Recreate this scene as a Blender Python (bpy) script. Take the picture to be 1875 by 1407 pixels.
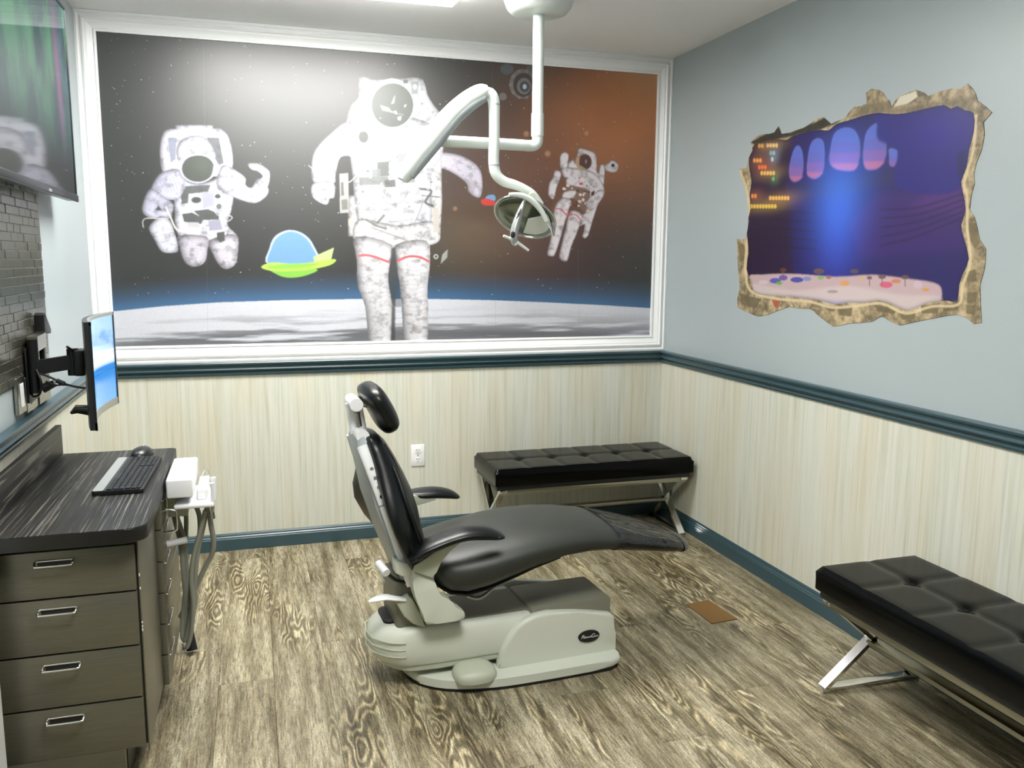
import bpy, bmesh, math, random
import numpy as np
from mathutils import Vector, Matrix
random.seed(7); rng = np.random.default_rng(7)
for o in list(bpy.data.objects): bpy.data.objects.remove(o)
SC = bpy.context.scene; COL = SC.collection
PI = math.pi
# ------------------------------------------------------------------ camera
CAM = np.array([0.6802, -4.1683, 1.3990]); FPX = 1550.3
YAW, PIT, ROL = 0.2977, -0.1456, 0.0065
cf = np.array([math.sin(YAW)*math.cos(PIT), math.cos(YAW)*math.cos(PIT), math.sin(PIT)])
cr0 = np.array([math.cos(YAW), -math.sin(YAW), 0]); cu0 = np.cross(cr0, cf)
cr = math.cos(ROL)*cr0 + math.sin(ROL)*cu0; cu = -math.sin(ROL)*cr0 + math.cos(ROL)*cu0
cd = bpy.data.cameras.new('camera'); cam = bpy.data.objects.new('camera', cd); COL.objects.link(cam)
cd.sensor_width = 36; cd.lens = 36*FPX/1875; cd.clip_start = .02
cam.matrix_world = Matrix(((cr[0], cu[0], -cf[0], CAM[0]), (cr[1], cu[1], -cf[1], CAM[1]), (cr[2], cu[2], -cf[2], CAM[2]), (0, 0, 0, 1)))
SC.camera = cam
# ------------------------------------------------------------------ world, exposure
wd = bpy.data.worlds.new('world'); SC.world = wd; wd.use_nodes = True
wd.node_tree.nodes['Background'].inputs[0].default_value = (.8, .9, 1, 1)
wd.node_tree.nodes['Background'].inputs[1].default_value = .05
SC.view_settings.view_transform = 'Standard'; SC.view_settings.look = 'None'
SC.view_settings.exposure = 0.30; SC.view_settings.gamma = 1; SC.view_settings.use_curve_mapping = False
LAMP_POWER = 30.0
# ------------------------------------------------------------------ measuring helpers (pixel of the photo -> point on a real plane)
def ray(px, py): return cf + cr*(px-937.5)/FPX - cu*(py-703.5)/FPX
def on(px, py, ax, val):
    d = ray(px, py); return CAM + (val-CAM[ax])/d[ax]*d
W, H = 2.8196, 2.44
RT, RB, BT = .914, .853, .083
YF = -5.3
# ------------------------------------------------------------------ materials
def lin(c): return tuple((v/255/12.92 if v/255 <= .04045 else ((v/255+.055)/1.055)**2.4) for v in c)
def mat(name, c, rough=.5, metal=0, spec=.5, coat=0, emis=None, es=0, bump=None):
    m = bpy.data.materials.new(name); m.use_nodes = True; nt = m.node_tree; b = nt.nodes['Principled BSDF']
    b.inputs['Base Color'].default_value = (*c, 1); b.inputs['Roughness'].default_value = rough
    b.inputs['Metallic'].default_value = metal; b.inputs['Specular IOR Level'].default_value = spec
    b.inputs['Coat Weight'].default_value = coat; b.inputs['Coat Roughness'].default_value = .1
    if emis: b.inputs['Emission Color'].default_value = (*emis, 1); b.inputs['Emission Strength'].default_value = es
    if bump:
        sc, st = bump
        tc = nt.nodes.new('ShaderNodeTexCoord'); n = nt.nodes.new('ShaderNodeTexNoise'); n.inputs['Scale'].default_value = sc; n.inputs['Detail'].default_value = 4
        bp = nt.nodes.new('ShaderNodeBump'); bp.inputs['Strength'].default_value = st; bp.inputs['Distance'].default_value = .002
        nt.links.new(tc.outputs['Object'], n.inputs['Vector']); nt.links.new(n.outputs['Fac'], bp.inputs['Height']); nt.links.new(bp.outputs['Normal'], b.inputs['Normal'])
    return m
class NT:
    def __init__(s, m): s.t = m.node_tree; s.b = s.t.nodes['Principled BSDF']
    def n(s, ty, **k):
        x = s.t.nodes.new('ShaderNode'+ty)
        for a, v in k.items():
            if a.startswith('i_'): x.inputs[a[2:].replace('_', ' ')].default_value = v
            else: setattr(x, a, v)
        return x
    def l(s, a, b): s.t.links.new(a, b)
    def pos(s): return s.n('NewGeometry').outputs['Position']
    def mapping(s, v, sc, loc=(0, 0, 0)):
        m = s.n('Mapping'); m.inputs['Scale'].default_value = sc; m.inputs['Location'].default_value = loc; s.l(v, m.inputs['Vector']); return m.outputs['Vector']
    def noise(s, v, scale, detail=4, rough=.5, dist=0):
        n = s.n('TexNoise'); n.inputs['Scale'].default_value = scale; n.inputs['Detail'].default_value = detail; n.inputs['Roughness'].default_value = rough; n.inputs['Distortion'].default_value = dist
        s.l(v, n.inputs['Vector']); return n.outputs['Fac']
    def ramp(s, f, stops):
        r = s.n('ValToRGB'); e = r.color_ramp.elements
        while len(e) < len(stops): e.new(.5)
        for x, (p, c) in zip(e, stops): x.position = p; x.color = (*c, 1) if len(c) == 3 else c
        s.l(f, r.inputs['Fac']); return r.outputs['Color']
    def mix(s, a, b, f, mode='MIX'):
        m = s.n('Mix', data_type='RGBA', blend_type=mode)
        for sock, v in ((m.inputs[0], f), (m.inputs[6], a), (m.inputs[7], b)):
            if hasattr(v, 'links'): s.l(v, sock)
            elif isinstance(v, (int, float)): sock.default_value = v
            else: sock.default_value = (*v, 1)
        return m.outputs[2]
    def math(s, op, a, b=0.0):
        m = s.n('Math', operation=op)
        for k, v in enumerate((a, b)):
            if hasattr(v, 'links'): s.l(v, m.inputs[k])
            else: m.inputs[k].default_value = v
        return m.outputs[0]
    def bump(s, h, st, d=.002):
        b = s.n('Bump'); b.inputs['Strength'].default_value = st; b.inputs['Distance'].default_value = d
        s.l(h, b.inputs['Height']); s.l(b.outputs['Normal'], s.b.inputs['Normal'])
M = {}
M['paint'] = mat('wall_paint', (.37, .425, .44), .38, spec=.5, bump=(180, .12))
M['ceiling'] = mat('ceiling_paint', (.93, .93, .925), .8, bump=(220, .1))
M['low_fill'] = mat('low_fill_dark', (.08, .10, .11), .6)  # unseen front wall made dark to lower the fill light
M['white'] = mat('white_gloss_trim', (.86, .87, .87), .35)
M['trim'] = mat('teal_trim_paint', (.034, .075, .092), .3, spec=.6)
M['black'] = mat('black_plastic', (.008, .009, .010), .32)
M['blackm'] = mat('black_metal', (.010, .011, .012), .38, .2)
M['leather'] = mat('black_leather', (.004, .0055, .0055), .33, spec=.35, bump=(260, .12))
M['bench_leather'] = mat('bench_leather', (.0012, .0016, .0016), .21, spec=.07, bump=(300, .08))
M['seatleather'] = mat('charcoal_upholstery', (.026, .029, .024), .46, spec=.5, bump=(300, .10))
M['cream'] = mat('cream_enamel', (.66, .69, .60), .38)
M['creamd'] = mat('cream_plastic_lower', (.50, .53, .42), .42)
M['tan'] = mat('tan_plastic', (.20, .195, .15), .5)
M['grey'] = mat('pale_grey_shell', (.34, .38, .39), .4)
M['lampwhite'] = mat('lamp_white_enamel', (.74, .80, .76), .3)
M['chrome'] = mat('chrome', (.75, .76, .74), .12, 1)
M['steel'] = mat('brushed_steel', (.42, .41, .36), .3, 1)
M['bronze'] = mat('satin_metal_frame', (.36, .35, .28), .28, 1)
M['hose'] = mat('grey_green_hose', (.27, .28, .235), .45)
M['plastic'] = mat('white_plastic', (.84, .85, .86), .35)
M['slot'] = mat('dark_slot', (.01, .01, .01), .6)
M['silver'] = mat('silver_plastic', (.45, .47, .46), .3, .6)
M['orange'] = mat('orange_brown_vinyl', (.17, .085, .016), .45)
M['edge'] = mat('black_edge_band', (.006, .006, .006), .4)
M['grout'] = mat('tile_grout', (.30, .295, .25), .6)

M['bench_leather'].node_tree.nodes['Principled BSDF'].inputs['IOR'].default_value = 1.22; M['bench_leather'].node_tree.nodes['Principled BSDF'].inputs['Specular IOR Level'].default_value = .5
def make_wallpaper():
    m = mat('streaked_wallpaper', (.6, .6, .5), .5); t = NT(m); p = t.pos()
    a = t.noise(t.mapping(p, (46, 46, 1.5)), 1, 5, .62)
    b = t.noise(t.mapping(p, (110, 110, 2.2)), 1, 4, .6)
    c = t.noise(t.mapping(p, (7, 7, 1.1)), 1, 3, .5)
    base = t.ramp(a, [(.26, (.50, .50, .40)), (.38, (.59, .60, .505)), (.52, (.635, .645, .565)), (.75, (.675, .675, .62))])
    fine = t.ramp(b, [(.3, (.80, .80, .74)), (.5, (1, 1, 1)), (.8, (1, 1, 1))])
    col = t.mix(base, fine, .7, 'MULTIPLY')
    warm = t.ramp(c, [(.42, (1, 1, 1)), (.62, (1, .955, .89))])
    t.l(t.mix(col, warm, 1.0, 'MULTIPLY'), t.b.inputs['Base Color']); t.bump(b, .15)
    return m
M['wallpaper'] = make_wallpaper()
def make_floor():
    m = mat('oak_plank', (.3, .25, .18), .42, spec=.5); t = NT(m)
    rnd = t.n('ObjectInfo').outputs['Random']
    p = t.pos()
    off = t.n('CombineXYZ'); t.l(t.math('MULTIPLY', rnd, 37.0), off.inputs[0]); t.l(t.math('MULTIPLY', rnd, 91.0), off.inputs[1]); t.l(t.math('MULTIPLY', rnd, 53.0), off.inputs[2])
    v = t.n('VectorMath', operation='ADD'); t.l(p, v.inputs[0]); t.l(off.outputs[0], v.inputs[1]); v = v.outputs[0]
    # cathedral grain: contour lines of a slow field stretched along the plank
    fld = t.noise(t.mapping(v, (10.5, 1.9, 1)), 1, 2, .45, .15)
    wob = t.noise(t.mapping(v, (60, 22, 1)), 1, 2, .5)
    rings = t.math('SINE', t.math('ADD', t.math('MULTIPLY', fld, 105.0), t.math('MULTIPLY', wob, 2.2)))
    rng2 = t.math('MULTIPLY', t.math('ADD', rings, 1.0), .5)
    mask = t.noise(t.mapping(v, (9.5, 1.5, 1), (5, 3, 0)), 1, 2, .5)
    maskr = t.ramp(mask, [(.50, (0, 0, 0)), (.60, (1, 1, 1))])
    fine = t.noise(t.mapping(v, (210, 16, 1)), 1, 4, .75)
    spk = t.noise(t.mapping(v, (420, 130, 1)), 1, 2, .6)
    brd = t.noise(t.mapping(v, (26, 2.2, 1)), 1, 4, .6)
    base = t.ramp(brd, [(.32, (.130, .105, .058)), (.48, (.26, .225, .145)), (.64, (.41, .37, .265))])
    f2 = t.ramp(fine, [(.36, (.34, .32, .28)), (.50, (1, 1, 1)), (.66, (1.45, 1.43, 1.36))])
    col = t.mix(base, f2, .9, 'MULTIPLY')
    col = t.mix(col, t.ramp(spk, [(.38, (.62, .60, .56)), (.52, (1, 1, 1)), (.66, (1.3, 1.3, 1.28))]), .8, 'MULTIPLY')
    r2 = t.ramp(rng2, [(.08, (1.5, 1.45, 1.35)), (.30, (.95, .95, .95)), (.62, (.60, .58, .52)), (.95, (.44, .42, .37))])
    col = t.mix(col, r2, maskr, 'MULTIPLY')
    tone = t.ramp(rnd, [(0, (.90, .90, .90)), (1, (1.08, 1.07, 1.04))])
    col = t.mix(col, tone, 1.0, 'MULTIPLY')
    t.l(col, t.b.inputs['Base Color']); t.bump(fine, .25, .001)
    return m
M['floor'] = make_floor()
def make_counter():
    m = mat('dark_streaked_laminate', (.03, .025, .02), .45, spec=.4); t = NT(m); p = t.pos()
    a = t.noise(t.mapping(p, (230, 2.6, 60)), 1, 3, .5, .6)
    b = t.noise(t.mapping(p, (34, 2.0, 34)), 1, 3, .5)
    c = t.ramp(a, [(.40, (.010, .010, .009)), (.58, (.026, .025, .021)), (.64, (.20, .19, .155)), (.68, (.06, .056, .047))])
    d = t.ramp(b, [(.4, (.55, .55, .55)), (.6, (1.1, 1.1, 1.1))])
    t.l(t.mix(c, d, 1.0, 'MULTIPLY'), t.b.inputs['Base Color']); return m
M['counter'] = make_counter()
def make_cabinet():
    m = mat('brushed_bronze_laminate', (.13, .125, .095), .36, .55); t = NT(m); p = t.pos()
    a = t.noise(t.mapping(p, (12, 12, 500)), 1, 3, .6)
    t.l(t.ramp(a, [(.3, (.155, .15, .115)), (.7, (.20, .192, .15))]), t.b.inputs['Base Color']); return m
M['cabinet'] = make_cabinet()
M['cabdark'] = mat('cabinet_carcass', (.045, .045, .035), .4, .3)
M['tile'] = mat('brushed_steel_tile', (.22, .22, .175), .30, .9, bump=(90, .1))
def glass_sheet():
    m = bpy.data.materials.new('clear_vinyl'); m.use_nodes = True; nt = m.node_tree; nt.nodes.clear()
    o = nt.nodes.new('ShaderNodeOutputMaterial'); mx = nt.nodes.new('ShaderNodeMixShader'); tr = nt.nodes.new('ShaderNodeBsdfTransparent'); gl = nt.nodes.new('ShaderNodeBsdfGlossy')
    tr.inputs[0].default_value = (.80, .84, .95, 1); gl.inputs['Roughness'].default_value = .06
    n = nt.nodes.new('ShaderNodeTexNoise'); tc = nt.nodes.new('ShaderNodeTexCoord'); mp = nt.nodes.new('ShaderNodeMapping'); mp.inputs['Scale'].default_value = (9, 30, 30)
    nt.links.new(tc.outputs['Object'], mp.inputs[0]); nt.links.new(mp.outputs[0], n.inputs['Vector']); n.inputs['Scale'].default_value = 1; n.inputs['Distortion'].default_value = 1.2
    b = nt.nodes.new('ShaderNodeBump'); b.inputs['Strength'].default_value = .9; b.inputs['Distance'].default_value = .008
    nt.links.new(n.outputs['Fac'], b.inputs['Height']); nt.links.new(b.outputs[0], gl.inputs['Normal'])
    fr = nt.nodes.new('ShaderNodeFresnel'); fr.inputs[0].default_value = 1.7; nt.links.new(b.outputs[0], fr.inputs['Normal'])
    nt.links.new(fr.outputs[0], mx.inputs[0]); nt.links.new(tr.outputs[0], mx.inputs[1]); nt.links.new(gl.outputs[0], mx.inputs[2]); nt.links.new(mx.outputs[0], o.inputs[0])
    return m
M['vinyl'] = glass_sheet()
M['lens'] = mat('lamp_lens', (.75, .80, .74), .25)
M['diffuser'] = mat('light_diffuser', (.9, .9, .9), .6, emis=(1.0, .985, .95), es=LAMP_POWER)

# ------------------------------------------------------------------ mesh helpers
ORG = {}
def root(name, loc, label, cat, group=None, rz=0):
    o = bpy.data.objects.new(name, None); COL.objects.link(o); o.location = loc; o.rotation_euler = (0, 0, rz); o.empty_display_size = .05
    o['label'] = label; o['category'] = cat
    if group: o['group'] = group
    ORG[o.name] = Vector((0, 0, 0)) if rz else Vector(loc)
    return o
def obj(name, bm, m, parent=None, smooth=40, label=None, kind=None, cat=None):
    bmesh.ops.recalc_face_normals(bm, faces=bm.faces[:])
    me = bpy.data.meshes.new(name)
    base = ORG.get(parent.name, Vector((0, 0, 0))) if parent else Vector((0, 0, 0))
    if len(bm.verts):
        c = sum((v.co for v in bm.verts), Vector())/len(bm.verts)
    else: c = Vector()
    for v in bm.verts: v.co -= c
    bm.to_mesh(me); bm.free()
    ms = m if isinstance(m, (list, tuple)) else [m]
    for x in ms: me.materials.append(x)
    if smooth:
        for p in me.polygons: p.use_smooth = True
        me.set_sharp_from_angle(angle=math.radians(smooth))
    o = bpy.data.objects.new(name, me); COL.objects.link(o)
    o.location = c - base; ORG[o.name] = c
    if parent: o.parent = parent
    if label: o['label'] = label
    if kind: o['kind'] = kind
    if cat: o['category'] = cat
    return o
def thing(o, label, cat, group=None):
    o['label'] = label; o['category'] = cat
    if group: o['group'] = group
    return o
def nb(): return bmesh.new()
def box(x0, x1, y0, y1, z0, z1, bv=0, seg=2, bm=None):
    b = bmesh.new()
    vs = [b.verts.new(p) for p in ((x0, y0, z0), (x1, y0, z0), (x1, y1, z0), (x0, y1, z0), (x0, y0, z1), (x1, y0, z1), (x1, y1, z1), (x0, y1, z1))]
    for f in ((3, 2, 1, 0), (4, 5, 6, 7), (0, 1, 5, 4), (1, 2, 6, 5), (2, 3, 7, 6), (3, 0, 4, 7)): b.faces.new([vs[i] for i in f])
    if bv: bmesh.ops.bevel(b, geom=b.edges[:], offset=bv, segments=seg, affect='EDGES', profile=.5)
    return merge(bm, b)
def merge(bm, b):
    if bm is None: return b
    me = bpy.data.meshes.new('t'); b.to_mesh(me); b.free(); bm.from_mesh(me); bpy.data.meshes.remove(me); return bm
def prism(poly, f, a, b_, bv=0, seg=2, bm=None, vertsonly=False):
    """poly: 2-D outline; f(p, t) -> 3-D point; extruded from t=a to t=b_"""
    b = bmesh.new(); n = len(poly)
    A = [b.verts.new(f(p, a)) for p in poly]; B = [b.verts.new(f(p, b_)) for p in poly]
    fa = b.faces.new(A[::-1]); fb = b.faces.new(B)
    for i in range(n): b.faces.new((A[i], A[(i+1) % n], B[(i+1) % n], B[i]))
    if bv:
        eds = list(set(list(fa.edges)+list(fb.edges)))
        bmesh.ops.bevel(b, geom=eds, offset=bv, segments=seg, affect='EDGES', profile=.5)
    b.normal_update(); bmesh.ops.triangulate(b, faces=[x for x in b.faces if len(x.verts) > 4])
    return merge(bm, b)
def XZ(p, t): return (p[0], t, p[1])
def XY(p, t): return (p[0], p[1], t)
def YZ(p, t): return (t, p[0], p[1])
def smoothpoly(pts, k=5, closed=True):
    P = [np.array(p, float) for p in pts]; n = len(P); out = []
    rg = range(n) if closed else range(n-1)
    for i in rg:
        p0 = P[(i-1) % n] if closed or i > 0 else P[0]; p1 = P[i]; p2 = P[(i+1) % n]; p3 = P[(i+2) % n] if closed or i+2 < n else P[-1]
        for j in range(k):
            t = j/k
            out.append(.5*((2*p1)+(-p0+p2)*t+(2*p0-5*p1+4*p2-p3)*t*t+(-p0+3*p1-3*p2+p3)*t**3))
    if not closed: out.append(P[-1])
    return out
def roundrect(x0, x1, y0, y1, r, k=6):
    rr = r if isinstance(r, (list, tuple)) else (r,)*4; o = []
    for (cx, cy, a0), q in zip(((x1-rr[0], y1-rr[0], 0), (x0+rr[1], y1-rr[1], 90), (x0+rr[2], y0+rr[2], 180), (x1-rr[3], y0+rr[3], 270)), rr):
        for i in range(k+1):
            a = math.radians(a0+90*i/k); o.append((cx+q*math.cos(a), cy+q*math.sin(a)))
    return o
def tube(pts, r, seg=12, bm=None, smooth=0, flat=None, up=(0, 0, 1)):
    """tube along pts; r number or list; flat=(a,b) gives an elliptic section (a along the side, b along up)"""
    if smooth:
        if isinstance(r, (list, tuple)):
            q = smoothpoly([(*p, rr) for p, rr in zip(pts, r)], smooth, False); pts = [x[:3] for x in q]; r = [max(x[3], 1e-4) for x in q]
        else: pts = smoothpoly(pts, smooth, False)
    P = [Vector(p) for p in pts]; n = len(P); b = bmesh.new(); rings = []
    R = r if isinstance(r, (list, tuple)) else [r]*n
    prev = None
    for i in range(n):
        d = (P[min(i+1, n-1)]-P[max(i-1, 0)]).normalized()
        if prev is None:
            u = Vector(up); 
            if abs(d.dot(u)) > .95: u = Vector((0, 1, 0))
            s = d.cross(u).normalized()
        else: s = (prev - d*prev.dot(d)).normalized()
        prev = s; w = s.cross(d).normalized()
        fa, fb = flat if flat else (1, 1)
        rings.append([b.verts.new(P[i]+(s*math.cos(2*PI*k/seg)*fa+w*math.sin(2*PI*k/seg)*fb)*R[i]) for k in range(seg)])
    for i in range(n-1):
        for k in range(seg): b.faces.new((rings[i][k], rings[i][(k+1) % seg], rings[i+1][(k+1) % seg], rings[i+1][k]))
    b.faces.new(rings[0][::-1]); b.faces.new(rings[-1])
    return merge(bm, b)
def loft(rings, bm=None, cap=True):
    b = bmesh.new(); R = [[b.verts.new(p) for p in r] for r in rings]; n = len(R[0])
    for i in range(len(R)-1):
        for k in range(n): b.faces.new((R[i][k], R[i][(k+1) % n], R[i+1][(k+1) % n], R[i+1][k]))
    if cap: b.faces.new(R[0][::-1]); b.faces.new(R[-1])
    return merge(bm, b)
def ball(c, r, sc=(1, 1, 1), rot=None, bm=None, u=20, v=12):
    b = bmesh.new(); bmesh.ops.create_uvsphere(b, u_segments=u, v_segments=v, radius=r)
    for x in b.verts:
        q = Vector((x.co.x*sc[0], x.co.y*sc[1], x.co.z*sc[2]))
        if rot: q = rot @ q
        x.co = q+Vector(c)
    return merge(bm, b)
def cyl(a, b_, r, seg=20, bm=None, r2=None): return tube([a, b_], [r, r if r2 is None else r2], seg, bm)
def lathe(prof, c, seg=32, bm=None):
    return loft([[(c[0]+r*math.cos(2*PI*k/seg), c[1]+r*math.sin(2*PI*k/seg), c[2]+z) for k in range(seg)] for r, z in prof], bm)

# ------------------------------------------------------------------ painting of flat prints (in-memory, procedural)
def vnoise(h, w, cy, cx, seed):
    r = np.random.default_rng(seed); g = r.random((cy+2, cx+2))
    y = np.linspace(0, cy, h, endpoint=False); x = np.linspace(0, cx, w, endpoint=False)
    yi = y.astype(int); xi = x.astype(int); fy = (y-yi)[:, None]; fx = (x-xi)[None]
    fy = fy*fy*(3-2*fy); fx = fx*fx*(3-2*fx)
    return (g[yi][:, xi]*(1-fy)*(1-fx)+g[yi+1][:, xi]*fy*(1-fx)+g[yi][:, xi+1]*(1-fy)*fx+g[yi+1][:, xi+1]*fy*fx)
def fbm(h, w, cy, cx, seed, o=4):
    s = 0; a = 1; t = 0
    for i in range(o): s = s+a*vnoise(h, w, cy*2**i, cx*2**i, seed+i); t += a; a *= .55
    return s/t
def blur(a, r):
    if r < 1: return a
    r = int(r)
    for ax in (0, 1):
        for _ in range(2):
            p = np.pad(a, [(r+1, r) if k == ax else (0, 0) for k in range(a.ndim)], mode='edge').astype(np.float64)
            c = np.cumsum(p, axis=ax); n = a.shape[ax]
            a = (np.take(c, range(2*r+1, 2*r+1+n), axis=ax)-np.take(c, range(0, n), axis=ax))/(2*r+1)
    return a
class Canvas:
    def __init__(s, w, h, to_uv):
        s.w, s.h, s.uv = w, h, to_uv; s.a = np.zeros((h, w, 3)); s.fold = fbm(h, w, 62, 100, 3, 4)
    def P(s, pts): return np.array([((u*s.w), (v*s.h)) for u, v in (s.uv(*p) for p in pts)])
    def mask(s, q, pad=0):
        x0, y0 = np.floor(q.min(0)-pad).astype(int); x1, y1 = np.ceil(q.max(0)+pad).astype(int)
        x0, y0 = max(x0, 0), max(y0, 0); x1, y1 = min(x1, s.w), min(y1, s.h)
        if x1 <= x0 or y1 <= y0: return None
        X, Y = np.meshgrid(np.arange(x0, x1)+.5, np.arange(y0, y1)+.5); ins = np.zeros(X.shape, bool); n = len(q)
        for i in range(n):
            ax, ay = q[i]; bx, by = q[(i+1) % n]
            if ay == by: continue
            c = ((ay > Y) != (by > Y)) & (X < (bx-ax)*(Y-ay)/(by-ay)+ax); ins ^= c
        return ins.astype(float), (slice(y0, y1), slice(x0, x1))
    def poly(s, pts, c, a=1., soft=1, sm=0):
        if sm: pts = smoothpoly(pts, sm)
        r = s.mask(s.P(pts), soft*3+2)
        if r is None: return
        m, sl = r; m = blur(m, soft)[..., None]*a; s.a[sl] = s.a[sl]*(1-m)+np.array(lin(c))*m
    def ell(s, cx, cy, rx, ry, c, a=1., soft=1, rot=0):
        k = math.radians(rot); pts = [(cx+rx*math.cos(t)*math.cos(k)-ry*math.sin(t)*math.sin(k), cy+rx*math.cos(t)*math.sin(k)+ry*math.sin(t)*math.cos(k)) for t in np.linspace(0, 2*PI, 40, endpoint=False)]
        s.poly(pts, c, a, soft)
    def line(s, pts, w, c, a=1., soft=1, sm=4):
        p = smoothpoly(pts, sm, False) if sm and len(pts) > 2 else [np.array(x, float) for x in pts]; L = []; R = []
        for i in range(len(p)):
            d = p[min(i+1, len(p)-1)]-p[max(i-1, 0)]; d = d/(np.linalg.norm(d)+1e-9); nrm = np.array([-d[1], d[0]])*w/2
            L.append(p[i]+nrm); R.append(p[i]-nrm)
        s.poly(L+R[::-1], c, a, soft)
    def suit(s, pts, c=(232, 232, 245), sm=4, r=9, depth=.75, fold=.5, side=1.3):
        if sm: pts = smoothpoly(pts, sm)
        R = s.mask(s.P(pts), r*2+4)
        if R is None: return
        m, sl = R; hgt = blur(m, r); gy, gx = np.gradient(hgt)
        sh = 1-depth*np.clip(1.0-(hgt-.5)*2.2, 0, 1)*.6
        sh = sh + side*r*(gx*.5-gy*-.3)*-.6
        f = s.fold[sl]; sh = sh*(1-fold*np.clip(.52-f, 0, 1)*2.4)
        mm = blur(m, 1)[..., None]; col = np.array(lin(c))[None, None]*np.clip(sh, .12, 1.15)[..., None]**1.5
        s.a[sl] = s.a[sl]*(1-mm)+col*mm
    def glow(s, cx, cy, rx, ry, c, a=1., p=2.):
        u, v = s.uv(cx, cy); u2, _ = s.uv(cx+rx, cy); _, v2 = s.uv(cx, cy+ry)
        X, Y = np.meshgrid(np.arange(s.w)/s.w, np.arange(s.h)/s.h)
        g = np.exp(-(((X-u)/(u2-u))**2+((Y-v)/(v2-v))**2)*p/2)[..., None]*a
        s.a += g*np.array(lin(c))
    def image(s, name, alpha=None):
        im = bpy.data.images.new(name, s.w, s.h, alpha=True)
        px = np.ones((s.h, s.w, 4), np.float32); a = np.clip(s.a, 0, 1)
        px[..., :3] = np.where(a <= .0031308, a*12.92, 1.055*a**(1/2.4)-.055)
        im.pixels.foreach_set(px[::-1].ravel()); im.update(); im.pack(); return im
def print_mat(name, im, rough, spec=.5, emis=0):
    m = mat(name, (1, 1, 1), rough, spec=spec); t = NT(m); tx = t.n('TexImage'); tx.image = im; tx.extension = 'EXTEND'
    t.l(t.n('UVMap').outputs[0], tx.inputs[0]); t.l(tx.outputs[0], t.b.inputs['Base Color'])
    if emis:
        t.b.inputs['Base Color'].default_value = (.01, .01, .01, 1); t.t.links.remove(t.b.inputs['Base Color'].links[0])
        t.l(tx.outputs[0], t.b.inputs['Emission Color']); t.b.inputs['Emission Strength'].default_value = emis
    return m
# ================================================================== ROOM
def struct(name, bm, m, parent=None, smooth=0):
    return obj(name, bm, m, parent, smooth, kind=None if parent else 'structure')
wb = struct('wall_back', box(-.12, W+.12, 0, .12, 0, H), M['paint'])
wr = struct('wall_right', box(W, W+.12, YF, -.0005, 0, H), M['paint'])
wl = struct('wall_left', box(-.12, 0, YF, -.0005, 0, H), M['paint'])
wf = struct('wall_front', box(0, W, YF-.12, YF, 0, H), M['low_fill'])
struct('ceiling', box(-.12, W+.12, YF-.12, .12, H, H+.1), M['ceiling'])
fl = struct('floor', box(-.12, W+.12, YF-.12, .12, -.1, -.0045), M['slot'])
for nm, b in (('wallpaper', box(.0035, W-.0035, -.003, 0, BT-.005, RB+.01)),): struct(nm, b, M['wallpaper'], wb)
struct('wallpaper', box(W-.003, W, YF, -.003, BT-.005, RB+.01), M['wallpaper'], wr)
struct('wallpaper', box(0, .003, YF, -.003, BT-.005, RB+.01), M['wallpaper'], wl)
# planks
NC = 16; cwid = W/NC; PL = 1.22
for c in range(NC):
    y = 0 - PL*((c*0.37+random.random()*.25) % 1.0)
    cuts = [0.0]
    while y > YF: 
        if y < -.08: cuts.append(y)
        y -= PL
    cuts.append(YF)
    for a, b_ in zip(cuts, cuts[1:]):
        if a-b_ < .02: continue
        g = .0003
        bm = box(c*cwid+g, (c+1)*cwid-g, b_+g, a-g, -.0045, 0, .0009, 1)
        obj('plank', bm, M['floor'], fl, 0)
RAILP = [(0, .853), (.010, .853), (.013, .860), (.013, .866), (.008, .868), (.008, .871), (.019, .876), (.023, .882), (.017, .889), (.019, .897), (.029, .905), (.031, .912), (.028, .916), (0, .916)]
BASEP = [(0, 0), (.014, 0), (.014, .056), (.011, .060), (.011, .065), (.007, .069), (.007, .075), (.003, .083), (0, .083)]
def run(prof, side, bm=None):
    if side == 'back': return prism(prof, lambda p, t: (t, -p[0]-.003, p[1]), .003, W-.003)
    if side == 'right': return prism(prof, lambda p, t: (W-.003-p[0], t, p[1]), YF, -.003)
    if side == 'left': return prism(prof, lambda p, t: (.003+p[0], t, p[1]), -1.952 if prof is RAILP else YF, -.003)
for i, s in enumerate(('back', 'right', 'left')):
    struct('trim_%d' % (i+1), run(RAILP, s), M['trim'])
    struct('baseboard_'+s, run(BASEP, s), M['trim'])
# pale casing at the near end of the left wall
struct('trim_4', box(.0, .060, -2.06, -1.953, 0, H-.001, .004), M['white'])
# ceiling light, its diffuser dropped below the ceiling to brighten it
def troffer(x0, x1, y0, y1, label):
    t = root('ceiling_light', ((x0+x1)/2, (y0+y1)/2, H), label, 'ceiling light', None)
    fr = nb()
    for a in ((x0-.02, x1+.02, y0-.02, y0), (x0-.02, x1+.02, y1, y1+.02), (x0-.02, x0, y0, y1), (x1, x1+.02, y0, y1)): box(*a, H-.012, H-.0005, .002, 1, fr)
    obj('frame', fr, M['white'], t)
    obj('diffuser', box(x0, x1, y0, y1, H-.030, H-.001, .004), M['diffuser'], t, 0)
troffer(.45, 1.50, -1.21, -.64, 'rectangular white ceiling light panel above the dental chair')
troffer(.7, 1.5, -3.2, -2.65, 'rectangular white ceiling light panel behind the viewer, nearer the entrance')

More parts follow.
